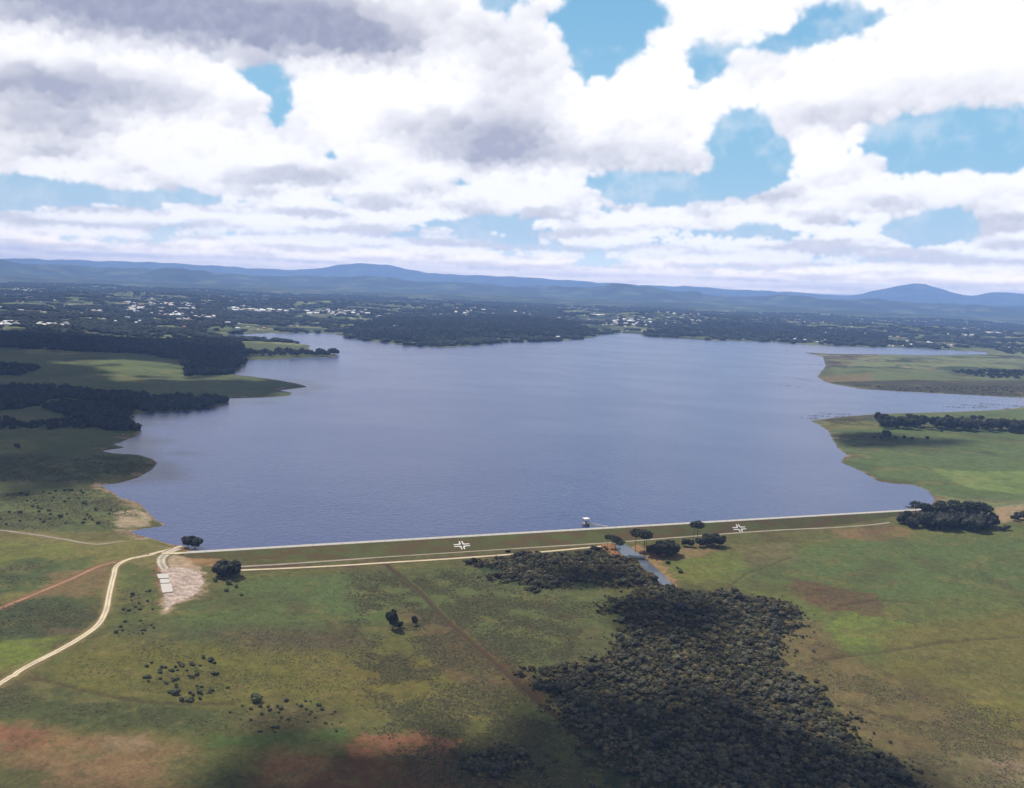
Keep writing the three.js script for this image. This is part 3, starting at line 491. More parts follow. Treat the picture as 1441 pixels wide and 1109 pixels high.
// ---------------------------------------------------------------- the dam
const CREST = 2.2, slopeAt = (s) => mix(2.15, 1.42, sstep(470, 640, s));
{
  const dam = new THREE.Group(); top(dam, 'dam', 'long low earth dam with pale crest road and grassy face carrying two white emblems', 'dam');
  const N = 260;
  const toeAt = (s) => { let t = 4; for (let k = 0; k < 30; k++) { const [x, z] = damP(s, t); const y = CREST - (t - 4) / slopeAt(s); if (y < heightAt(x, z) - .15) break; t += 1; } return t; };
  const lane = (name, m, f, uvs) => { const pos = [], uv = [], idx = []; let K = 0; for (let i = 0; i <= N; i++) { const s = mix(-8, damL + 8, i / N), row = f(s); K = row.length; row.forEach(([t, y], k) => { const [x, z] = damP(s, t); pos.push(x, y, z); uv.push(s / uvs, t / uvs); }); } for (let i = 0; i < N; i++) for (let k = 0; k < K - 1; k++) { const a = i * K + k, b = a + K; idx.push(a, b, a + 1, a + 1, b, b + 1); } const g = new THREE.BufferGeometry(); g.setAttribute('position', new THREE.Float32BufferAttribute(pos, 3)); g.setAttribute('uv', new THREE.Float32BufferAttribute(uv, 2)); g.setIndex(idx); g.computeVertexNormals(); return part(dam, name, g, m); };
  // grass of the face: its own colour print, long patches of straw and bare earth
  const TX = 2048, TY = 128, data = new Uint8Array(TX * TY * 4), G0 = hexLin('#6f6b44').map((v) => v * .42), G1 = hexLin('#727848').map((v) => v * .42), G2 = hexLin('#7a6248').map((v) => v * .42);
  for (let j = 0; j < TY; j++) for (let i = 0; i < TX; i++) { const x = i / TX * 1000, y = j / TY * 40, o = [...G0], a = smp(N_SOFT, x / 260, y / 120), b = smp(N_SOFT, x / 140 + .4, y / 60 + .3), f = smp(N_FINE, x / 90, y / 90); tint(o, G1, sstep(.45, .62, a) * .8); tint(o, G2, sstep(.5, .65, b) * .75); scale(o, .75 + f * .5); const q = (j * TX + i) * 4; for (let e = 0; e < 3; e++) { const v = clamp(o[e]); data[q + e] = 255 * (1.055 * Math.pow(v, 1 / 2.4) - .055); } data[q + 3] = 255; }
  const t = new THREE.DataTexture(data, TX, TY, THREE.RGBAFormat, THREE.UnsignedByteType); t.colorSpace = THREE.SRGBColorSpace; t.magFilter = THREE.LinearFilter; t.wrapS = t.wrapT = THREE.RepeatWrapping; t.repeat.set(.04, 1); t.needsUpdate = true; mat.grass.map = t;
  lane('downstream_face', mat.grass, (s) => { const te = toeAt(s), r = []; for (let k = 0; k <= 6; k++) { const q = mix(4, te, k / 6); r.push([q, CREST - (q - 4) / slopeAt(s)]); } return r; }, 40);
  lane('crest_road', mat.crest, () => [[-3.4, CREST - .3], [-3.4, CREST + .06], [3.6, CREST + .06], [3.6, CREST - .3]], 16);
  lane('crest_shoulder', mat.riprap, () => [[-4.2, CREST - .02], [-4.0, CREST], [4.02, CREST - .006]], 16);
  lane('upstream_face', mat.riprap, () => [[-26, -8], [-15, -3], [-4.2, CREST - .02]], 16);
  // emblem: four angles round an open cross
  const angle = (A, Bh, g, w) => { const s = new THREE.Shape(); const r = 2.6; s.moveTo(g, Bh); s.lineTo(g + w, Bh); s.lineTo(g + w, g + w + r); s.quadraticCurveTo(g + w, g + w, g + w + r, g + w); s.lineTo(A, g + w); s.lineTo(A, g); s.lineTo(g + r * .8, g); s.quadraticCurveTo(g, g, g, g + r * .8); s.closePath(); return new THREE.ExtrudeGeometry(s, { depth: .3, bevelEnabled: false, curveSegments: 6 }); };
  [[650, 767.5], [1040.5, 743.5]].forEach(([px, py]) => {
    let y = -3, s, q, lo = -8, hi = CREST; for (let k = 0; k < 30; k++) { y = (lo + hi) / 2; const p = level(px, py, y);[s, q] = damST(p[0], p[1]); if (y > CREST - (q - 4) / slopeAt(s)) hi = y; else lo = y; }
    const k0 = slopeAt(s), down = new THREE.Vector3(tx * k0, -1, tz * k0).normalize(), along = new THREE.Vector3(sx, 0, sz), norm = new THREE.Vector3().crossVectors(along, down.clone().negate()).normalize();
    const [x, z] = damP(s, q), e = new THREE.Group(); e.name = 'emblem'; e.userData.label = 'white four-armed emblem of bent bars on the grass face'; dam.add(e);
    e.matrixAutoUpdate = true; const m4 = new THREE.Matrix4().makeBasis(along, down.clone().negate(), norm); e.quaternion.setFromRotationMatrix(m4); e.position.set(x, y, z).addScaledVector(norm, .02);
    for (const [fx, fy] of [[1, 1], [-1, 1], [1, -1], [-1, -1]]) { const g = angle(9.4, 6.8, .9, 1.35); g.scale(fx, fy, 1); if (fx * fy < 0) { const I = g.index; if (I) { const a = I.array; for (let k = 0; k < a.length; k += 3)[a[k], a[k + 1]] = [a[k + 1], a[k]]; } else { const p = g.attributes.position.array; for (let k = 0; k < p.length; k += 9) for (let c = 0; c < 3; c++)[p[k + c], p[k + 3 + c]] = [p[k + 3 + c], p[k + c]]; } g.computeVertexNormals(); } part(e, 'bar', g, mat.white); }
  });
}
const boxGeo = (w, h, d, x = 0, y = 0, z = 0) => { const g = new THREE.BoxGeometry(w, h, d); g.translate(x, y, z); return g; };
// ---------------------------------------------------------------- intake tower with footbridge
{
  let [bx, bz] = level(829, 742, 0); const [s0] = damST(bx, bz); const tT = -24;[bx, bz] = damP(s0, tT);
  const o = new THREE.Group(); top(o, 'intake_tower', 'white-roofed concrete intake tower standing in the water beside the dam', 'tower'); o.position.set(bx, 0, bz); o.rotation.y = Math.atan2(-sz, sx);
  part(o, 'base', boxGeo(7, 11, 7, 0, -3.4, 0), mat.darkConcrete);
  part(o, 'platform', boxGeo(7.8, .5, 7.8, 0, 2.36, 0), mat.concrete);
  for (const [x, z] of [[-2.6, -2.6], [2.6, -2.6], [-2.6, 2.6], [2.6, 2.6]]) part(o, 'column', boxGeo(.7, 5.6, .7, x, 5.4, z), mat.concrete);
  part(o, 'gate_hoist', boxGeo(2.4, 2.2, 2.4, 0, 3.7, 0), mat.darkConcrete);
  part(o, 'roof', boxGeo(7.2, .6, 7.2, 0, 8.5, 0), mat.white);
  const b = part(o, 'footbridge', boxGeo(2, .4, 1, 0, 0, 0), mat.white); b.geometry = (() => { const L0 = Math.hypot(16, 17), g = boxGeo(2.2, .4, L0); g.rotateY(Math.atan2(16, 17)); g.translate(4 + 7.4, 2.45, 4.5 + 7.8); return g; })();
  for (const k of [-1, 1]) { const L0 = Math.hypot(16, 17), g = boxGeo(.12, 1, L0, k * 1.04, .7, 0); g.rotateY(Math.atan2(16, 17)); g.translate(4 + 7.4, 2.45, 4.5 + 7.8); part(o, 'railing', g, mat.white); }
}
// ---------------------------------------------------------------- outlet channel
{
  const waterM = new THREE.MeshPhysicalMaterial({ color: new THREE.Color().setRGB(.06, .07, .09), roughness: .2, ior: 1.33, bumpMap: waves, bumpScale: .15 });
  for (const [P, y, label] of [[pondA, DOWN - 1.0, 'pale water in the stilling basin at the foot of the dam'], [pondB, DOWN - 1.25, 'blue-grey water of the outlet channel running into the wood']]) {
    const C = P.map(([x, z]) => [x, z]), cx = C.reduce((s, q) => s + q[0], 0) / C.length, cz = C.reduce((s, q) => s + q[1], 0) / C.length, s = new THREE.Shape();
    C.forEach(([x, z], i) => { const k = 1.12, X = cx + (x - cx) * k, Z = cz + (z - cz) * k; i ? s.lineTo(X, -Z) : s.moveTo(X, -Z); }); const g = new THREE.ShapeGeometry(s); g.rotateX(-Math.PI / 2); const a = g.attributes.uv; for (let i = 0; i < a.count; i++) a.setXY(i, a.getX(i) / 300, a.getY(i) / 300);
    const o = structure(new THREE.Mesh(g, waterM), 'channel_water', label, 'channel'); o.position.y = y;
  }
  const p0 = level(886, 785, DOWN), p1 = level(908, 786, DOWN), mx = (p0[0] + p1[0]) / 2, mz = (p0[1] + p1[1]) / 2, len = Math.hypot(p1[0] - p0[0], p1[1] - p0[1]);
  const o = new THREE.Group(); top(o, 'weir_bridge', 'small concrete gate bridge crossing the outlet channel below the dam', 'bridge'); o.position.set(mx, DOWN - 1.6, mz); o.rotation.y = Math.atan2(-(p1[1] - p0[1]), p1[0] - p0[0]);
  part(o, 'deck', boxGeo(len + 4, .5, 3.4, 0, 3.4, 0), mat.concrete);
  for (const x of [-len * .45, 0, len * .45]) part(o, 'pier', boxGeo(1, 4.6, 4.4, x, .84, 0), mat.darkConcrete);
  for (const x of [-len * .225, len * .225]) part(o, 'gate', boxGeo(len * .34, 2.4, .3, x, 1.6, 1.2), mat.darkConcrete);
  for (const z of [-1.55, 1.55]) part(o, 'railing', boxGeo(len + 4, .9, .1, 0, 4.1, z), mat.steel);
}
console.log('built works');

// ---------------------------------------------------------------- plants
const leafM = (r, g, b) => matte([r, g, b], 1, { vertexColors: true, side: THREE.DoubleSide });
function lump(rng, detail, rough) { const g = new THREE.IcosahedronGeometry(1, detail), p = g.attributes.position, seen = new Map(); for (let i = 0; i < p.count; i++) { const key = p.getX(i).toFixed(3) + p.getY(i).toFixed(3) + p.getZ(i).toFixed(3); if (!seen.has(key)) seen.set(key, 1 + (rng() - .5) * rough); const k = seen.get(key); p.setXYZ(i, p.getX(i) * k, p.getY(i) * k, p.getZ(i) * k); } g.deleteAttribute('uv'); g.computeVertexNormals(); return g; }
function colour(g, k) { const n = g.attributes.position.count, a = new Float32Array(n * 3); for (let i = 0; i < n; i++) { a[i * 3] = k[0]; a[i * 3 + 1] = k[1]; a[i * 3 + 2] = k[2]; } g.setAttribute('color', new THREE.BufferAttribute(a, 3)); return g; }
function tufts(rng, n, size, place) {                              // small leaf sprays, two crossed faces each
  const pos = [], col = [];
  for (let i = 0; i < n; i++) {
    const [x, y, z] = place(), k = .7 + rng() * .65, w = .93 + rng() * .14;
    for (let f = 0; f < 2; f++) { const v = []; for (let c = 0; c < 3; c++) v.push(x + (rng() - .5) * size * 2, y + (rng() - .5) * size * 1.3, z + (rng() - .5) * size * 2); pos.push(...v); for (let c = 0; c < 3; c++) col.push(k * w, k, k * (2 - w)); }
  }
  const g = new THREE.BufferGeometry(); g.setAttribute('position', new THREE.Float32BufferAttribute(pos, 3)); g.setAttribute('color', new THREE.Float32BufferAttribute(col, 3)); g.computeVertexNormals(); return g;
}
const flat = (g) => g.index ? g.toNonIndexed() : g;
function crownGeo(seed, lobes, spread, lobeR, yBase, tuftN, tuftS, squash = .8) {   // crown of unit-ish radius 1
  const r = rngOf(seed), list = [], cs = [];
  for (let i = 0; i < lobes; i++) { const a = r() * 6.283, d = Math.sqrt(r()) * spread, R = lobeR * (.7 + r() * .6), c = [Math.cos(a) * d, yBase + (r() - .35) * spread * squash, Math.sin(a) * d, R]; cs.push(c); const g = lump(r, 1, .75), k = .7 + r() * .6; g.scale(R, R * squash, R); g.translate(c[0], c[1], c[2]); list.push(colour(flat(g), [k, k, k])); }
  list.push(tufts(r, tuftN, tuftS, () => { const c = cs[(r() * cs.length) | 0], u = r() * 2 - 1, a = r() * 6.283, q = Math.sqrt(1 - u * u), R = c[3] * (.85 + r() * .35); return [c[0] + q * Math.cos(a) * R, c[1] + u * R * squash, c[2] + q * Math.sin(a) * R]; }));
  return mergeGeometries(list);
}
function limbGeo(a, b, r0, r1, seg = 5) { const A = new THREE.Vector3(...a), B = new THREE.Vector3(...b), v = B.clone().sub(A), g = new THREE.CylinderGeometry(r1, r0, v.length(), seg, 1); g.translate(0, v.length() / 2, 0); g.applyQuaternion(new THREE.Quaternion().setFromUnitVectors(new THREE.Vector3(0, 1, 0), v.clone().normalize())); g.translate(...a); g.deleteAttribute('uv'); return g; }
const barkM = matte('#6a5848', 1), barkDark = matte('#4a3f38', 1);
const greens = { forest: leafM(.044, .043, .033), forestB: leafM(.06, .057, .038), dark: leafM(.03, .031, .023), araucaria: leafM(.026, .03, .022), shrub: leafM(.062, .066, .036), shrubDark: leafM(.036, .04, .027), scrub: leafM(1, 1, 1) };
// broad-leaved tree, height about 1 unit wide crown; scaled when placed
function treeKit(seed, m, h, cr) {                                // h height, cr crown radius
  const g = crownGeo(seed, 16, .7, .38, -.12, 380, .15, 1.15); g.scale(cr, cr, cr); g.translate(0, h - cr * .85, 0);
  const r = rngOf(seed + 5), limbs = [limbGeo([0, -.6, 0], [0, h - cr * .9, 0], cr * .085, cr * .055, 6)];
  for (let k = 0; k < 5; k++) { const a = k * 1.257 + r(), q = cr * .6; limbs.push(limbGeo([0, h - cr * (1.3 - r() * .4), 0], [Math.cos(a) * q, h - cr * (.6 + r() * .3), Math.sin(a) * q], cr * .045, cr * .02)); }
  const o = new THREE.Group(); part(o, 'trunk', mergeGeometries(limbs), barkM); part(o, 'crown', g, m); return o;
}
function araucariaKit(seed, h) {                                  // bare tall trunk, flat candelabra crown
  const r = rngOf(seed), o = new THREE.Group(), R = h * .27, limbs = [limbGeo([0, -.6, 0], [0, h * .97, 0], h * .018, h * .008, 6)], tips = [];
  for (const [f, k, n] of [[.72, .75, 7], [.82, 1, 9], [.9, .95, 9], [.97, .6, 7]]) for (let i = 0; i < n; i++) { const a = (i + r() * .5) / n * 6.283, q = R * k * (.8 + r() * .35), y = h * f, m = [Math.cos(a) * q * .6, y - h * .005, Math.sin(a) * q * .6], t = [Math.cos(a) * q, y + h * .045, Math.sin(a) * q]; limbs.push(limbGeo([0, y - h * .015, 0], m, h * .006, h * .005, 4), limbGeo(m, t, h * .005, h * .003, 4)); tips.push([...t, R * .24], [Math.cos(a) * q * .62, y + h * .02, Math.sin(a) * q * .62, R * .16]); }
  const list = tips.map(([x, y, z, s]) => { const g = lump(r, 0, .5), k = .75 + r() * .5; g.scale(s, s * .5, s); g.translate(x, y, z); return colour(flat(g), [k, k, k]); });
  list.push(tufts(r, tips.length * 5, R * .12, () => { const t = tips[(r() * tips.length) | 0]; return [t[0] + (r() - .5) * t[3] * 2.2, t[1] + (r() - .5) * t[3], t[2] + (r() - .5) * t[3] * 2.2]; }));
  part(o, 'trunk', mergeGeometries(limbs), barkDark); part(o, 'crown', mergeGeometries(list), greens.araucaria); return o;
}
function shrubKit(seed, m) { const o = new THREE.Group(), r = rngOf(seed), g = crownGeo(seed, 6, .6, .5, .5, 110, .16, .8), st = []; for (let k = 0; k < 4; k++) { const a = r() * 6.283; st.push(limbGeo([0, -.3, 0], [Math.cos(a) * .35, .5, Math.sin(a) * .35], .05, .03, 4)); } part(o, 'stem', mergeGeometries(st), barkDark); part(o, 'foliage', g, m); return o; }
function place(kit, name, label, cat, group, x, z, s, turn, sy = s) { const o = kit.clone(); top(o, name, label, cat, group); o.position.set(x, heightAt(x, z), z); o.rotation.y = turn; o.scale.set(s, sy, s); return o; }
const rand = rngOf(4711);

const broad = [1, 2, 3].map((k) => treeKit(100 + k, greens.dark, 1, .5)), forestKit = [1, 2, 3, 4].map((k) => treeKit(200 + k, k % 2 ? greens.forest : greens.forestB, 1, .48)), arau = [1, 2, 3].map((k) => araucariaKit(300 + k, 1)), shrub = [1, 2, 3].map((k) => shrubKit(500 + k, k === 2 ? greens.shrubDark : greens.shrub));
const putTrees = (list, kits, name, label, cat, group) => list.forEach(([px, py, h, w = 1]) => { const [x, z] = land(px, py); place(kits[(rand() * kits.length) | 0], name, label, cat, group, x, z, h * w, rand() * 6.28, h); });
// lone trees on the shore by the end of the dam
putTrees([[265, 770.5, 12.5, 1.15], [275.5, 771, 12, 1.15]], broad, 'lakeside_tree', 'round dark tree of the pair between lake and crest road by bare red soil', 'tree', 'pair of trees at the end of the dam');
putTrees([[311, 811, 14, 1.15], [320, 812, 16, 1.15], [330, 812, 13, 1.15], [326, 808, 14, 1], [314, 806, 13, 1]], broad, 'broadleaf_tree', 'dark bushy tree in the clump where the toe roads begin', 'tree', 'clump at the start of the toe roads');
// around the outlet channel
putTrees([[865.5, 781, 21], [871, 783, 19], [855, 771, 15], [861, 769, 13]], arau, 'araucaria', 'slim flat-topped araucaria on the bank above the stilling basin', 'tree', 'araucarias left of the outlet');
putTrees([[894, 775, 26], [906, 781, 28], [909, 776, 22]], arau, 'araucaria', 'tall bare-trunked araucaria on red soil between channel and dark bush', 'tree', 'araucarias right of the outlet');
putTrees([[922, 783, 15, 1.2], [932, 783, 18, 1.2], [941, 782, 17, 1.2], [948, 780, 13, 1.1], [914, 780, 10, 1], [936, 778, 14, 1.1]], broad, 'broadleaf_tree', 'dark rounded tree in the clump beside the outlet channel', 'tree', 'clump beside the outlet');
putTrees([[981, 762, 24, 1.1], [976, 758, 20, 1]], arau, 'araucaria', 'flat-topped araucaria over the clump on the toe road', 'tree', 'araucarias on the toe road');
putTrees([[996, 769, 15, 1.2], [1006, 769, 16, 1.2], [1013, 769, 13, 1.1], [985, 770, 11, 1], [972, 770, 9, 1], [964, 769, 10, 1]], broad, 'broadleaf_tree', 'dark bushy tree in the clump beneath the toe road', 'tree', 'clump below the toe road');
// grove at the far end of the dam
putTrees([[1287, 733, 26], [1300, 735, 25], [1303, 733, 22], [1276, 737, 17], [1320, 737, 28], [1322, 730, 24], [1340, 735, 29], [1361, 738, 30], [1366, 736, 28], [1378, 738, 29], [1386, 740, 27]], arau, 'araucaria', 'flat-topped araucaria rising from the dark grove at the end of the dam', 'tree', 'araucarias of the grove');
{
  const list = []; const r = rngOf(77); const P = [[1262, 738], [1275, 731], [1300, 734], [1330, 729], [1380, 728], [1402, 740], [1398, 747], [1370, 749], [1320, 745], [1280, 743]];
  while (list.length < 62) { const x = 1262 + r() * 142, y = 728 + r() * 21; if (inside(P, x, y)) list.push([x, y, x > 1300 ? 13 + r() * 8 : 8 + r() * 6, 1.05 + r() * .3]); }
  putTrees(list, broad, 'grove_tree', 'dark leafy tree packed into the grove at the end of the dam', 'tree', 'grove at the end of the dam');
}
putTrees([[1434, 731, 11, 1.3], [1444, 732, 12, 1.3], [1428, 733, 8, 1.3]], broad, 'broadleaf_tree', 'dark tree in the clump past the bare soil beyond the grove', 'tree', 'clump beyond the grove');
// rows on the far shores
{
  const r = rngOf(91), A = [], B = [], C = [];
  for (let k = 0; k < 46; k++) { const f = k / 45; A.push([mix(1236, 1366, f) + r() * 3, mix(598, 603, f) + r() * 5, 20 + r() * 9, .95]); }
  for (let k = 0; k < 26; k++) { const f = k / 25; B.push([mix(1366, 1450, f) + r() * 3, mix(604, 609, f) + (r() - .5) * 5, 18 + r() * 11, .95]); }
  for (let k = 0; k < 40; k++) { const f = k / 39; C.push([mix(346, 473, f) + r() * 2, mix(502, 502.4, f) - r() * 3.4, 17 + r() * 10, .8]); }
  putTrees(A, [...arau, ...broad], 'shore_tree', 'dark tall tree in the row along the marshy shore, gaps showing below crowns', 'tree', 'tree row along the marshy shore');
  putTrees(B, [...arau, ...broad, ...broad], 'shore_tree', 'dark tree in the dense clump ending the row on the marshy shore', 'tree', 'dense end of the tree row');
  putTrees(C, broad, 'spit_tree', 'dark tree in the line along the thin spit by the marsh', 'tree', 'tree line on the thin spit');
}
putTrees([[1247, 618, 20, .8], [1250, 616, 14, .8], [1240, 619, 9, 1], [1260, 619, 8, 1], [1272, 618, 8, 1], [1230, 618, 7, 1], [1283, 619, 6, 1.2], [1305, 619, 8, 1.2], [1325, 608, 6, 1]], broad, 'field_tree', 'small dark tree standing on the heath patch before the shore row', 'tree', 'trees on the heath patch');
putTrees([[552, 886, 18, .62]], broad, 'meadow_tree', 'tallest narrow dark tree in the meadow beside the long ditch', 'tree');
putTrees([[563, 884, 6.5, .75], [583, 880, 9, .6], [556, 880, 8, .7]], broad, 'meadow_tree', 'small slim tree near the tall one in the meadow', 'tree', 'small trees in the meadow');
putTrees([[24, 632, 9, 1]], broad, 'field_tree', 'lone dark tree on a sunny patch amid the shaded shore', 'tree');
putTrees([[1417, 746, 7, 1.2], [1411, 747, 5, 1.2]], broad, 'broadleaf_tree', 'small round tree on open grass beside the grove', 'tree', 'small trees beside the grove');
// shrubs of the meadow
const putShrubs = (list, name, label, group) => list.forEach(([px, py, s]) => { const [x, z] = land(px, py); place(shrub[(rand() * 3) | 0], name, label, 'shrub', group, x, z, s, rand() * 6.28, s * (.8 + rand() * .4)); });
putShrubs([[362, 986, 4.6]], 'shrub', 'single large dark shrub in the open meadow, domed', null);
{
  const r = rngOf(123), a = [], b = [], c = [], d = [];
  const fill = (list, n, P, s0, s1) => { let B = box(P, 0); while (list.length < n) { const x = mix(B[0], B[1], r()), y = mix(B[2], B[3], r()); if (inside(P, x, y)) list.push([x, y, s0 + r() * r() * (s1 - s0)]); } };
  fill(a, 58, [[197, 938], [215, 930], [300, 922], [310, 945], [330, 968], [285, 988], [255, 988], [225, 968], [198, 958]], 1.1, 2.9);
  fill(b, 40, [[320, 1000], [350, 985], [430, 985], [480, 1000], [480, 1030], [380, 1036], [330, 1020]], .8, 2.2);
  fill(c, 22, [[180, 835], [215, 830], [225, 880], [185, 905], [160, 900]], 1, 2.4);
  fill(d, 60, [[-20, 690], [120, 690], [160, 715], [150, 740], [-20, 740]], 1.4, 3.6);
  putShrubs(a, 'shrub', 'dark shrub in the scattered patch of bushes amid the open meadow', 'scattered bushes in the meadow');
  putShrubs(b, 'shrub', 'low shrub on the brown heath near the meadow hollow', 'heath shrubs');
  putShrubs(c, 'shrub', 'green shrub between the curving road and the yard', 'shrubs by the yard');
  putShrubs(d, 'shrub', 'dark shrub dotted over the grassy shore beside the lake inlet', 'shrubs on the grassy shore');
  putShrubs([[303, 818, 2.6], [308, 815, 2], [322, 822, 3], [332, 826, 2.2], [319, 832, 2.4], [340, 838, 2]], 'shrub', 'small shrub on the grass below the clump at the toe roads', 'shrubs below the clump');
  putShrubs([[940, 793, 2.6], [953, 800, 2], [958, 806, 3.2]], 'shrub', 'round shrub on bright grass beside the outlet channel', 'shrubs beside the channel');
}
// the wood below the dam: the nearest crowns one by one, the rest as a mass
const woodB = L([[850, 850], [905, 836], [960, 829], [1040, 837], [1110, 850], [1124, 870], [1106, 900], [1094, 930], [1130, 960], [1170, 990], [1190, 1030], [1240, 1060], [1280, 1092], [1290, 1180], [880, 1180], [850, 1075], [800, 1010], [746, 946], [790, 936], [848, 930], [850, 905], [905, 884], [850, 866]]);
const woodA = L([[664, 792], [720, 784], [800, 780], [838, 773], [852, 781], [880, 790], [905, 802], [936, 826], [960, 832], [900, 838], [880, 825], [820, 826], [755, 828], [700, 813]]), woodC = L([[648, 1062], [700, 1056], [748, 1072], [740, 1092], [655, 1090]]);
function instanced(name, label, cat, geo, m, spots) {
  const im = new THREE.InstancedMesh(geo, m, spots.length), q = new THREE.Quaternion(), e = new THREE.Euler(), v = new THREE.Vector3(), s = new THREE.Vector3(), mm = new THREE.Matrix4(), c = new THREE.Color();
  spots.forEach(([x, y, z, w, h, k], i) => { e.set(0, x * 7.3 + z * 3.1, 0); mm.compose(v.set(x, y, z), q.setFromEuler(e), s.set(w, h, w)); im.setMatrixAt(i, mm); if (k) im.setColorAt(i, c.setRGB(...k)); });
  return top(im, name, label, cat, null, 'stuff');
}
function scatter(P, gap, r, f) { const B = box(P, 0), out = []; for (let z = B[2]; z < B[3]; z += gap) for (let x = B[0]; x < B[1]; x += gap) { const X = x + (r() - .5) * gap * 1.3, Z = z + (r() - .5) * gap * 1.3; if (inside(P, X, Z)) { const k = f(X, Z); if (k) out.push([X, Z, k]); } } return out; }
{
  const r = rngOf(606);
  const spots = [];
  for (const P of [woodB, woodA, woodC]) {
    const B = box(P, 22), gap = 2.5;
    for (let z0 = B[2]; z0 < B[3]; z0 += gap) for (let x0 = B[0]; x0 < B[1]; x0 += gap) {
      const x = x0 + (r() - .5) * gap * 1.4, z = z0 + (r() - .5) * gap * 1.4, e = (inside(P, x, z) ? 1 : -1) * distTo(P, x, z, true), n = smp(N_SOFT, x / 120, z / 120), f = smp(N_FINE, x / 420 + .4, z / 420), u = smp(N_SOFT, x / 55 + .2, z / 55 + .8);
      const q = e + (n - .5) * 46 + (u - .5) * 22, keep = .88 * sstep(-10, 9, q) * sstep(.2, .34, f * .7 + u * .3) + .05 * sstep(-24, -4, e);
      if (r() > keep || damST(x, z)[1] < 42 || inside(pondA, x, z) || inside(pondB, x, z)) continue;
      const big = r() < .07 ? 1.75 : 1, h = (1.7 + r() * r() * 3.9) * (.6 + n * .85) * big * (.6 + .4 * sstep(-8, 10, q));
      spots.push([x, z, h, r(), Math.hypot(x, z), P === woodB]);
    }
  }
  // largest in view: near, big and inside the frame
  const inView = spots.filter(([x, z, , , d]) => { const y = heightAt(x, z) - CAM_Y, cx = M[0] * x + M[1] * y + M[2] * z, cy = M[4] * x + M[5] * y + M[6] * z, cz = M[8] * x + M[9] * y + M[10] * z; return -cy / -cz * F + HGT / 2 < HGT - 6 && d > 0; });
  inView.sort((a, b) => b[2] / b[4] - a[2] / a[4]);
  const single = new Set(inView.slice(0, 300));
  for (const s of single) { const [x, z, h, k] = s; place(forestKit[(k * 4) | 0], 'forest_tree', 'one of the larger crowns in the dense dark wood below the dam', 'tree', 'crowns of the wood below the dam', x, z, h * 1.12, k * 6.28, h * .82); }
  const rest = spots.filter((s) => !single.has(s));
  for (const [j, m] of [[0, greens.forest], [1, greens.forestB]]) {
    const g = crownGeo(900 + j, 9, .68, .4, .75, 150, .2, .95);
    instanced('woodland_canopy', j ? 'lighter low crowns massed in the wood below the dam' : 'dense dark low crowns massed in the wood below the dam', 'woodland', g, m, rest.filter((s) => (s[3] > .6) === !!j).map(([x, z, h, k]) => { const t = .55 + ((k * 97) % 1) * .75 + (smp(N_SOFT, x / 70 + .1, z / 70) - .5) * 1.3, y = .9 + ((k * 31) % 1) * .32; return [x, heightAt(x, z) - .2, z, h * (.5 + ((k * 53) % 1) * .22), h * .46, [t * y, t, t * (1.9 - y)]]; }));
  }
}
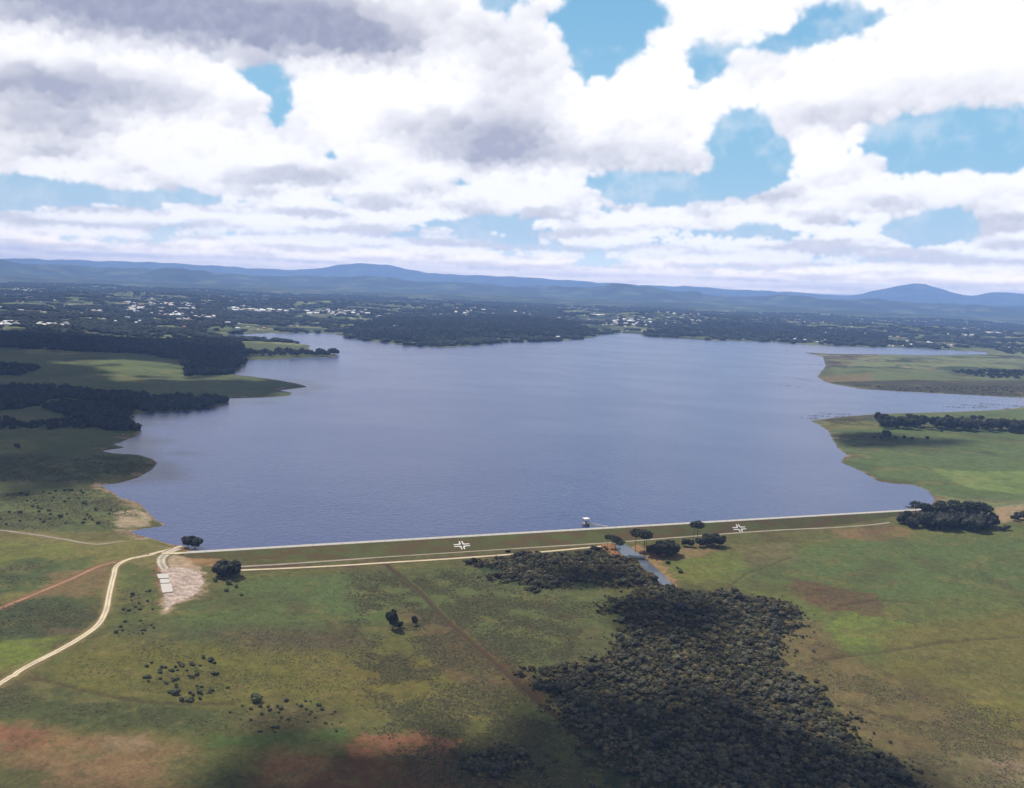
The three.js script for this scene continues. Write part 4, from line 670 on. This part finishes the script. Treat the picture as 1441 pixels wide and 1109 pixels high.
// rough grass and scrub over the meadows
{
  const r = rngOf(808), zones = [
    [[[480, 806], [660, 796], [760, 832], [850, 838], [870, 925], [745, 945], [800, 1010], [860, 1075], [890, 1180], [620, 1180], [500, 1020], [480, 900]], 2.3, 1.0, 2.0],
    [[[-80, 955], [150, 985], [330, 1000], [500, 985], [620, 1060], [480, 1030], [280, 1034], [100, 1022], [-80, 1012]], 2.3, .8, 1.7],
    [[[120, 905], [300, 880], [560, 880], [620, 960], [500, 990], [330, 996], [60, 965]], 3.0, .6, 1.5],
    [[[1100, 858], [1140, 870], [1210, 930], [1310, 960], [1500, 1015], [1500, 1180], [1290, 1180], [1240, 1060], [1190, 1030], [1170, 990], [1094, 925]], 2.3, .7, 1.6],
    [[[-80, 845], [60, 838], [132, 848], [128, 875], [90, 893], [-80, 908]], 2.5, .8, 1.8],
    [[[170, 830], [225, 830], [229, 872], [300, 880], [150, 905]], 2.4, .8, 1.8],
    [[[-80, 806], [40, 785], [90, 790], [85, 815], [-80, 850]], 2.5, .7, 1.6],
    [[[1120, 820], [1500, 780], [1500, 1000], [1300, 955], [1200, 920]], 3.2, .5, 1.1],
    [[[230, 875], [345, 812], [560, 806], [600, 870], [430, 905], [300, 905]], 3.4, .5, 1.1],
    [[[940, 790], [1240, 752], [1500, 742], [1500, 830], [1130, 830]], 3.8, .5, 1],
    [[[-150, 690], [130, 686], [190, 702], [210, 728], [160, 750], [-150, 745]], 3.6, .9, 2.2],
    [[[-60, 640], [60, 638], [190, 641], [218, 652], [195, 670], [140, 681], [-60, 684]], 5, 1.2, 3.2],
    [[[1160, 611], [1240, 607], [1300, 616], [1290, 628], [1180, 632]], 5, 1.2, 3],
    [[[1150, 590], [1236, 588], [1240, 600], [1165, 601]], 5, 1.2, 2.6],
  ];
  const spots = [];
  for (const [P, gap, s0, s1] of zones) { const PL = L(P); for (const [x, z] of scatter(PL, gap * .37, r, (x, z) => { const e = distTo(PL, x, z, true), n = smp(N_SOFT, x / 190 + .2, z / 190 + .7); return r() < sstep(.3, .62, n) * sstep(-4, 34, e) * .85; })) {
    if (inside(woodB, x, z) || inside(woodA, x, z) || distTo(ditches[0][0], x, z) < 4.2) continue;
    const w = s0 * .55 + r() * r() * (s1 - s0 * .4), t = .7 + r() * .55, q = r(), c = q < .46 ? [.086, .084, .04] : q < .7 ? [.056, .06, .032] : q < .9 ? [.13, .11, .062] : [.09, .068, .05];
    spots.push([x, heightAt(x, z) - .1, z, w * .8, w * .5, c.map((v) => v * t)]);
  } }
  const g = tufts(rngOf(951), 22, .34, (() => { const q = rngOf(952); return () => { const a = q() * 6.283, d = Math.sqrt(q()) * .8; return [Math.cos(a) * d, .15 + q() * .6, Math.sin(a) * d]; }; })());
  instanced('scrub', 'low rough scrub and tussocks covering the meadow', 'scrub', g, greens.scrub, spots);
  console.log('scrub', spots.length);
}
// woods on the wooded shore and far country
{
  const r = rngOf(1212), spots = [];
  const zones = [
    [[[-200, 474], [60, 470], [230, 482], [335, 484], [350, 497], [343, 513], [328, 527], [262, 530], [255, 508], [180, 500], [60, 492], [-200, 488]], 15, 13, 22],
    [[[-200, 515], [60, 519], [30, 530], [-200, 535]], 14, 10, 17],
    [[[-200, 552], [60, 548], [215, 557], [318, 562], [321, 566], [300, 572], [200, 582], [190, 586], [196, 606], [150, 606], [110, 590], [60, 575], [-200, 582]], 11, 9, 17],
    [[[-200, 590], [100, 592], [150, 602], [90, 606], [-200, 604]], 16, 7, 12],
    [[[480, 471], [530, 452], [700, 450], [800, 456], [846, 469], [820, 474], [700, 476], [620, 484], [520, 478]], 30, 16, 26],
    [[[905, 470], [1000, 458], [1150, 466], [1165, 470], [1245, 474], [1250, 486], [1180, 487], [1150, 482], [1080, 477], [940, 474]], 34, 14, 24],
    [[[1395, 492], [1500, 494], [1500, 499], [1420, 499]], 34, 7, 12],
    [[[1335, 523], [1560, 528], [1560, 536], [1400, 534]], 22, 6, 12],
    [[[1200, 543], [1560, 547], [1560, 562], [1270, 551]], 17, 1.5, 3.4],
  ];
  for (const [P, gap, h0, h1] of zones) for (const [x, z] of scatter(P.map(([a, b]) => level(a, b, 2)), gap, r, (x, z) => lakeDist(x, z) > 4 && !lagoons.some(([P, B]) => inBox(B, x, z) && (inside(P, x, z - 14) || inside(P, x, z - 30) || distTo(P, x, z, true) < 8)) && smp(N_SOFT, x / 700, z / 700 + .3) > .33)) { const h = h0 + r() * (h1 - h0), t = .7 + r() * .6; spots.push([x, heightAt(x, z) - 1, z, h * .5 + gap * .12, h * .6, [.021 * t, .023 * t, .02 * t]]); }
  const g = crownGeo(960, 8, .65, .42, .75, 110, .18, .95);
  instanced('shore_woodland', 'dark woods massed on the shores and headlands of the lake', 'woodland', g, greens.scrub, spots);
  const far = [], openMarsh = [[1130, 494], [1240, 491], [1700, 492], [1700, 570], [1130, 545]].map(([a, b]) => level(a, b, 2));
  for (let k = 0; k < 110000 && far.length < 42000; k++) {
    const d = 3700 + 8200 * Math.pow(r(), 1.1), x = (r() * 2 - 1) * d * .64, z = -d; if (lakeDist(x, z) < 15 || inside(openMarsh, x, z)) continue;
    const n = smp(N_SOFT, x / 1900 + .3, z / 1500 + .7) * .6 + smp(N_FINE, x / 2400, z / 2400) * .4; if (n < .49 + r() * .1) continue;
    const h = 10 + r() * 12, t = .7 + r() * .7; far.push([x, heightAt(x, z) - 1, z, h * (.8 + r() * .9), h * .55, [.026 * t, .03 * t, .024 * t]]);
  }
  instanced('far_woodland', 'distant dark woods and hedges on the plain', 'woodland', g, greens.scrub, far);
  console.log('woods', spots.length, far.length);
}
// reed strips and drowned stumps in the shallows
{
  const r = rngOf(1313), strips = [[[1140, 585], [1240, 588]], [[1128, 588], [1180, 590]], [[1150, 582], [1200, 583.5]], [[1354, 569], [1420, 575]], [[1380, 568], [1441, 572]], [[1330, 572], [1390, 574]], [[1150, 512], [1165, 516]], [[1095, 541], [1130, 545]], [[1105, 530], [1150, 537]], [[1180, 541], [1240, 550]], [[1290, 497], [1380, 500]]], spots = [];
  for (const [a, b] of strips) { const n = Math.round(Math.hypot(b[0] - a[0], b[1] - a[1]) * .9); for (let i = 0; i < n; i++) { if (smp(N_FINE, i / 90 + a[0] * .013, a[1] * .017) < .5) continue; const f = i / n + (r() - .5) * .05, p = level(mix(a[0], b[0], f) + (r() - .5) * 2, mix(a[1], b[1], f) + (r() - .5) * 1.2, 0), t = .7 + r() * .6; spots.push([p[0], -.2, p[1], 1.2 + r() * 2.4, .5 + r() * .7, [.075 * t, .06 * t, .05 * t]]); } }
  instanced('reeds', 'dark reed strips standing in the shallows off the marshy shore', 'reeds', crownGeo(970, 3, .7, .5, .5, 30, .25, .7), greens.scrub, spots);
}

// ---------------------------------------------------------------- houses of the far towns
{
  const r = rngOf(1414);
  const houseGeo = (w, d, h, rh) => { const b = boxGeo(w, h, d, 0, h / 2, 0), s = new THREE.Shape(); s.moveTo(-d / 2 - .6, 0); s.lineTo(0, rh); s.lineTo(d / 2 + .6, 0); s.closePath(); const g = new THREE.ExtrudeGeometry(s, { depth: w + 1, bevelEnabled: false }); g.rotateY(Math.PI / 2); g.translate(-w / 2 - .5, h, 0); return [b, g]; };
  const walls = [matte('#c8c2ba', .9), matte('#b8b0a6', .9), matte('#aaa59e', .9)], roofs = [matte('#b4b0ac', .8), matte('#8a5240', .9), matte('#c6c4c2', .7), matte('#706c68', .9)];
  const kits = [[14, 10, 5, 3], [18, 12, 6, 3.4], [24, 14, 6, 3.6], [12, 9, 4.5, 2.8]].flatMap(([w, d, h, rh], i) => [0, 1].map((k) => { const [b, g] = houseGeo(w, d, h, rh), o = new THREE.Group(); part(o, 'wall', b, walls[(i + k) % 3]); part(o, 'roof', g, roofs[(i * 2 + k + (k ? 1 : 0)) % 4]); return o; }));
  const towns = [
    [[165, 425], [275, 441], 60, 'pale house in the town scattered over the wooded rise', 'houses on the wooded rise'],
    [[320, 436], [520, 442], 90, 'pale house in the long bright street line across the plain', 'houses of the long street line'],
    [[0, 455], [95, 461], 30, 'pale house in the row behind the dark shore wood', 'houses behind the shore wood'],
    [[225, 440], [300, 452], 36, 'pale house in the cluster below the wooded rise', 'houses below the wooded rise'],
    [[640, 428], [760, 446], 26, 'small pale house among fields behind the headland', 'houses behind the headland'],
    [[865, 448], [925, 461], 44, 'pale house in the town at the head of the lake', 'houses at the head of the lake'],
    [[920, 444], [985, 456], 30, 'pale house among woods past the head of the lake', 'houses past the head of the lake'],
    [[1060, 448], [1240, 462], 30, 'small pale house on the plain behind the marsh channel', 'houses behind the marsh channel'],
    [[20, 404], [60, 412], 12, 'tiny pale house near the foot of the hills', 'houses at the foot of the hills'],
  ];
  let left = 300; const rest = [];
  for (const [a, b, n, label, group] of towns) for (let k = 0; k < n * 2.2; k++) {
    const px = mix(a[0], b[0], r()), py = mix(a[1], b[1], .5 + (r() + r() - 1) * .5) + (px - (a[0] + b[0]) / 2) * .02, [x, z] = land(px, py); if (lakeDist(x, z) < 60) continue;
    const big = 1 + r() * .9, turn = r() * 3.14, kit = kits[(r() * kits.length) | 0];
    if (k < n && left > 0) { left--; const o = kit.clone(); top(o, 'house', label, 'house', group); o.position.set(x, heightAt(x, z) - .5, z); o.rotation.y = turn; o.scale.setScalar(big * 1.0); } else rest.push([x, heightAt(x, z) - .5, z, big * .8, big * .85, r() < .75 ? [.5, .49, .47] : [.36, .2, .14]]);
  }
  for (let k = 0; k < 2800; k++) { const px = r() * 1441, py = 408 + px * .03 + r() * 46, [x, z] = land(px, py); if (lakeDist(x, z) < 60 || smp(N_SOFT, x / 1500 + .7, z / 1500 + .2) * .7 + smp(N_FINE, x / 6000, z / 5000) * .3 < .53) continue; const s = .6 + r() * r() * 1.3; rest.push([x, heightAt(x, z) - .5, z, s, s, r() < .8 ? [.46, .45, .44] : [.34, .2, .15]]); }
  const [b, g] = houseGeo(15, 10, 5, 3); b.deleteAttribute('uv'); g.deleteAttribute('uv');
  instanced('far_houses', 'countless tiny houses sprinkled over the far plain', 'houses', mergeGeometries([flat(b), flat(g)]), matte('#ffffff', .9), rest);
  const shed = (px, py, w, d, h, label, m) => { const [x, z] = land(px, py), o = new THREE.Group(); top(o, 'industrial_shed', label, 'shed'); o.position.set(x, heightAt(x, z) - .5, z); o.rotation.y = .1; part(o, 'wall', boxGeo(w, h, d, 0, h / 2, 0), walls[0]); const s = new THREE.Shape(); s.moveTo(-d / 2, 0); s.lineTo(0, h * .35); s.lineTo(d / 2, 0); s.closePath(); const q = new THREE.ExtrudeGeometry(s, { depth: w, bevelEnabled: false }); q.rotateY(Math.PI / 2); q.translate(-w / 2, h, 0); part(o, 'roof', q, m); };
  shed(835, 444.5, 190, 120, 13, 'longest white roofed shed beyond the head of the lake', roofs[2]); shed(815, 439.5, 110, 80, 12, 'smaller white shed behind the longest one beyond the lake', roofs[2]);
  shed(1392, 471, 150, 90, 12, 'long pale shed on bare earth behind the marshy peninsula', roofs[0]); shed(1418, 473, 90, 70, 10, 'short white shed beside the long one on bare earth', roofs[2]); shed(95, 460.5, 60, 40, 9, 'white shed at the end of the row behind the shore wood', roofs[2]);
}

// ---------------------------------------------------------------- clouds overhead that shade parts of the land
{
  const cloudM = matte('#f4f4f6', 1);
  const cloud = (outline, alt, thick, R, gap, label, seed) => {
    const r = rngOf(seed), P = outline.map(([x, y]) => land(x, y)), k = alt / sunDir.y, list = [];
    const S = scatter(P, gap, r, () => 1);
    for (const [x, z] of S) { const e = distTo(P, x, z, true), q = R * (.55 + r() * .6) * (.45 + .55 * sstep(0, R * 1.5, e)), g = lump(r, 2, .14); g.scale(q, q * thick, q); g.translate(x + sunDir.x * k, alt + (r() - .2) * R * thick * sstep(0, R * 2, e), z + sunDir.z * k); list.push(flat(g)); }
    for (let i = 0; i < P.length * 8; i++) { const a = P[(i / 8) | 0], b = P[(((i / 8) | 0) + 1) % P.length], f = r(), q = R * (.12 + r() * .22), g = lump(r, 1, .3); g.scale(q, q * thick, q); g.translate(mix(a[0], b[0], f) + (r() - .5) * R * 1.6 + sunDir.x * k, alt + (r() - .5) * R * .5, mix(a[1], b[1], f) + (r() - .5) * R * 1.6 + sunDir.z * k); list.push(flat(g)); }
    return structure(new THREE.Mesh(mergeGeometries(list), cloudM), 'cloud', label, 'cloud');
  };
  cloud([[250, 1150], [330, 1085], [470, 1058], [620, 1068], [700, 1050], [740, 1010], [850, 985], [940, 996], [1020, 1020], [1120, 1040], [1210, 1070], [1275, 1105], [1300, 1200], [700, 1300], [250, 1250]], 1300, .6, 46, 26, 'cumulus overhead that shades the meadow and the near edge of the wood', 1);
  cloud([[845, 864], [890, 845], [960, 846], [1010, 866], [970, 892], [900, 880]], 1300, .5, 26, 11, 'small cloud scrap overhead that darkens the middle of the wood', 2);
  cloud([[770, 812], [800, 800], [870, 805], [880, 820], [800, 825]], 1300, .5, 14, 8, 'small cloud scrap overhead that darkens the wood along the toe road', 3);
  cloud([[-320, 505], [70, 508], [125, 516], [160, 533], [270, 535], [430, 538], [440, 548], [330, 566], [330, 574], [210, 592], [185, 620], [225, 645], [215, 664], [150, 682], [60, 682], [-60, 668], [-320, 680]], 1500, .6, 80, 44, 'broad cumulus that shades the spits on the wooded shore', 4);
  cloud([[-320, 476], [60, 474], [240, 486], [350, 492], [340, 524], [272, 529], [262, 512], [120, 506], [-320, 506]], 1500, .5, 70, 42, 'long cumulus that shades the shore wood behind the spits', 5);
  cloud([[1170, 612], [1235, 609], [1290, 617], [1385, 622], [1300, 628], [1200, 630]], 1500, .5, 26, 15, 'thin cloud scrap that shades the heath on the marshy shore', 6);
}

scene.traverse((o) => { if (o.isMesh) { o.castShadow = true; o.receiveShadow = true; } });
renderer.render(scene, camera);
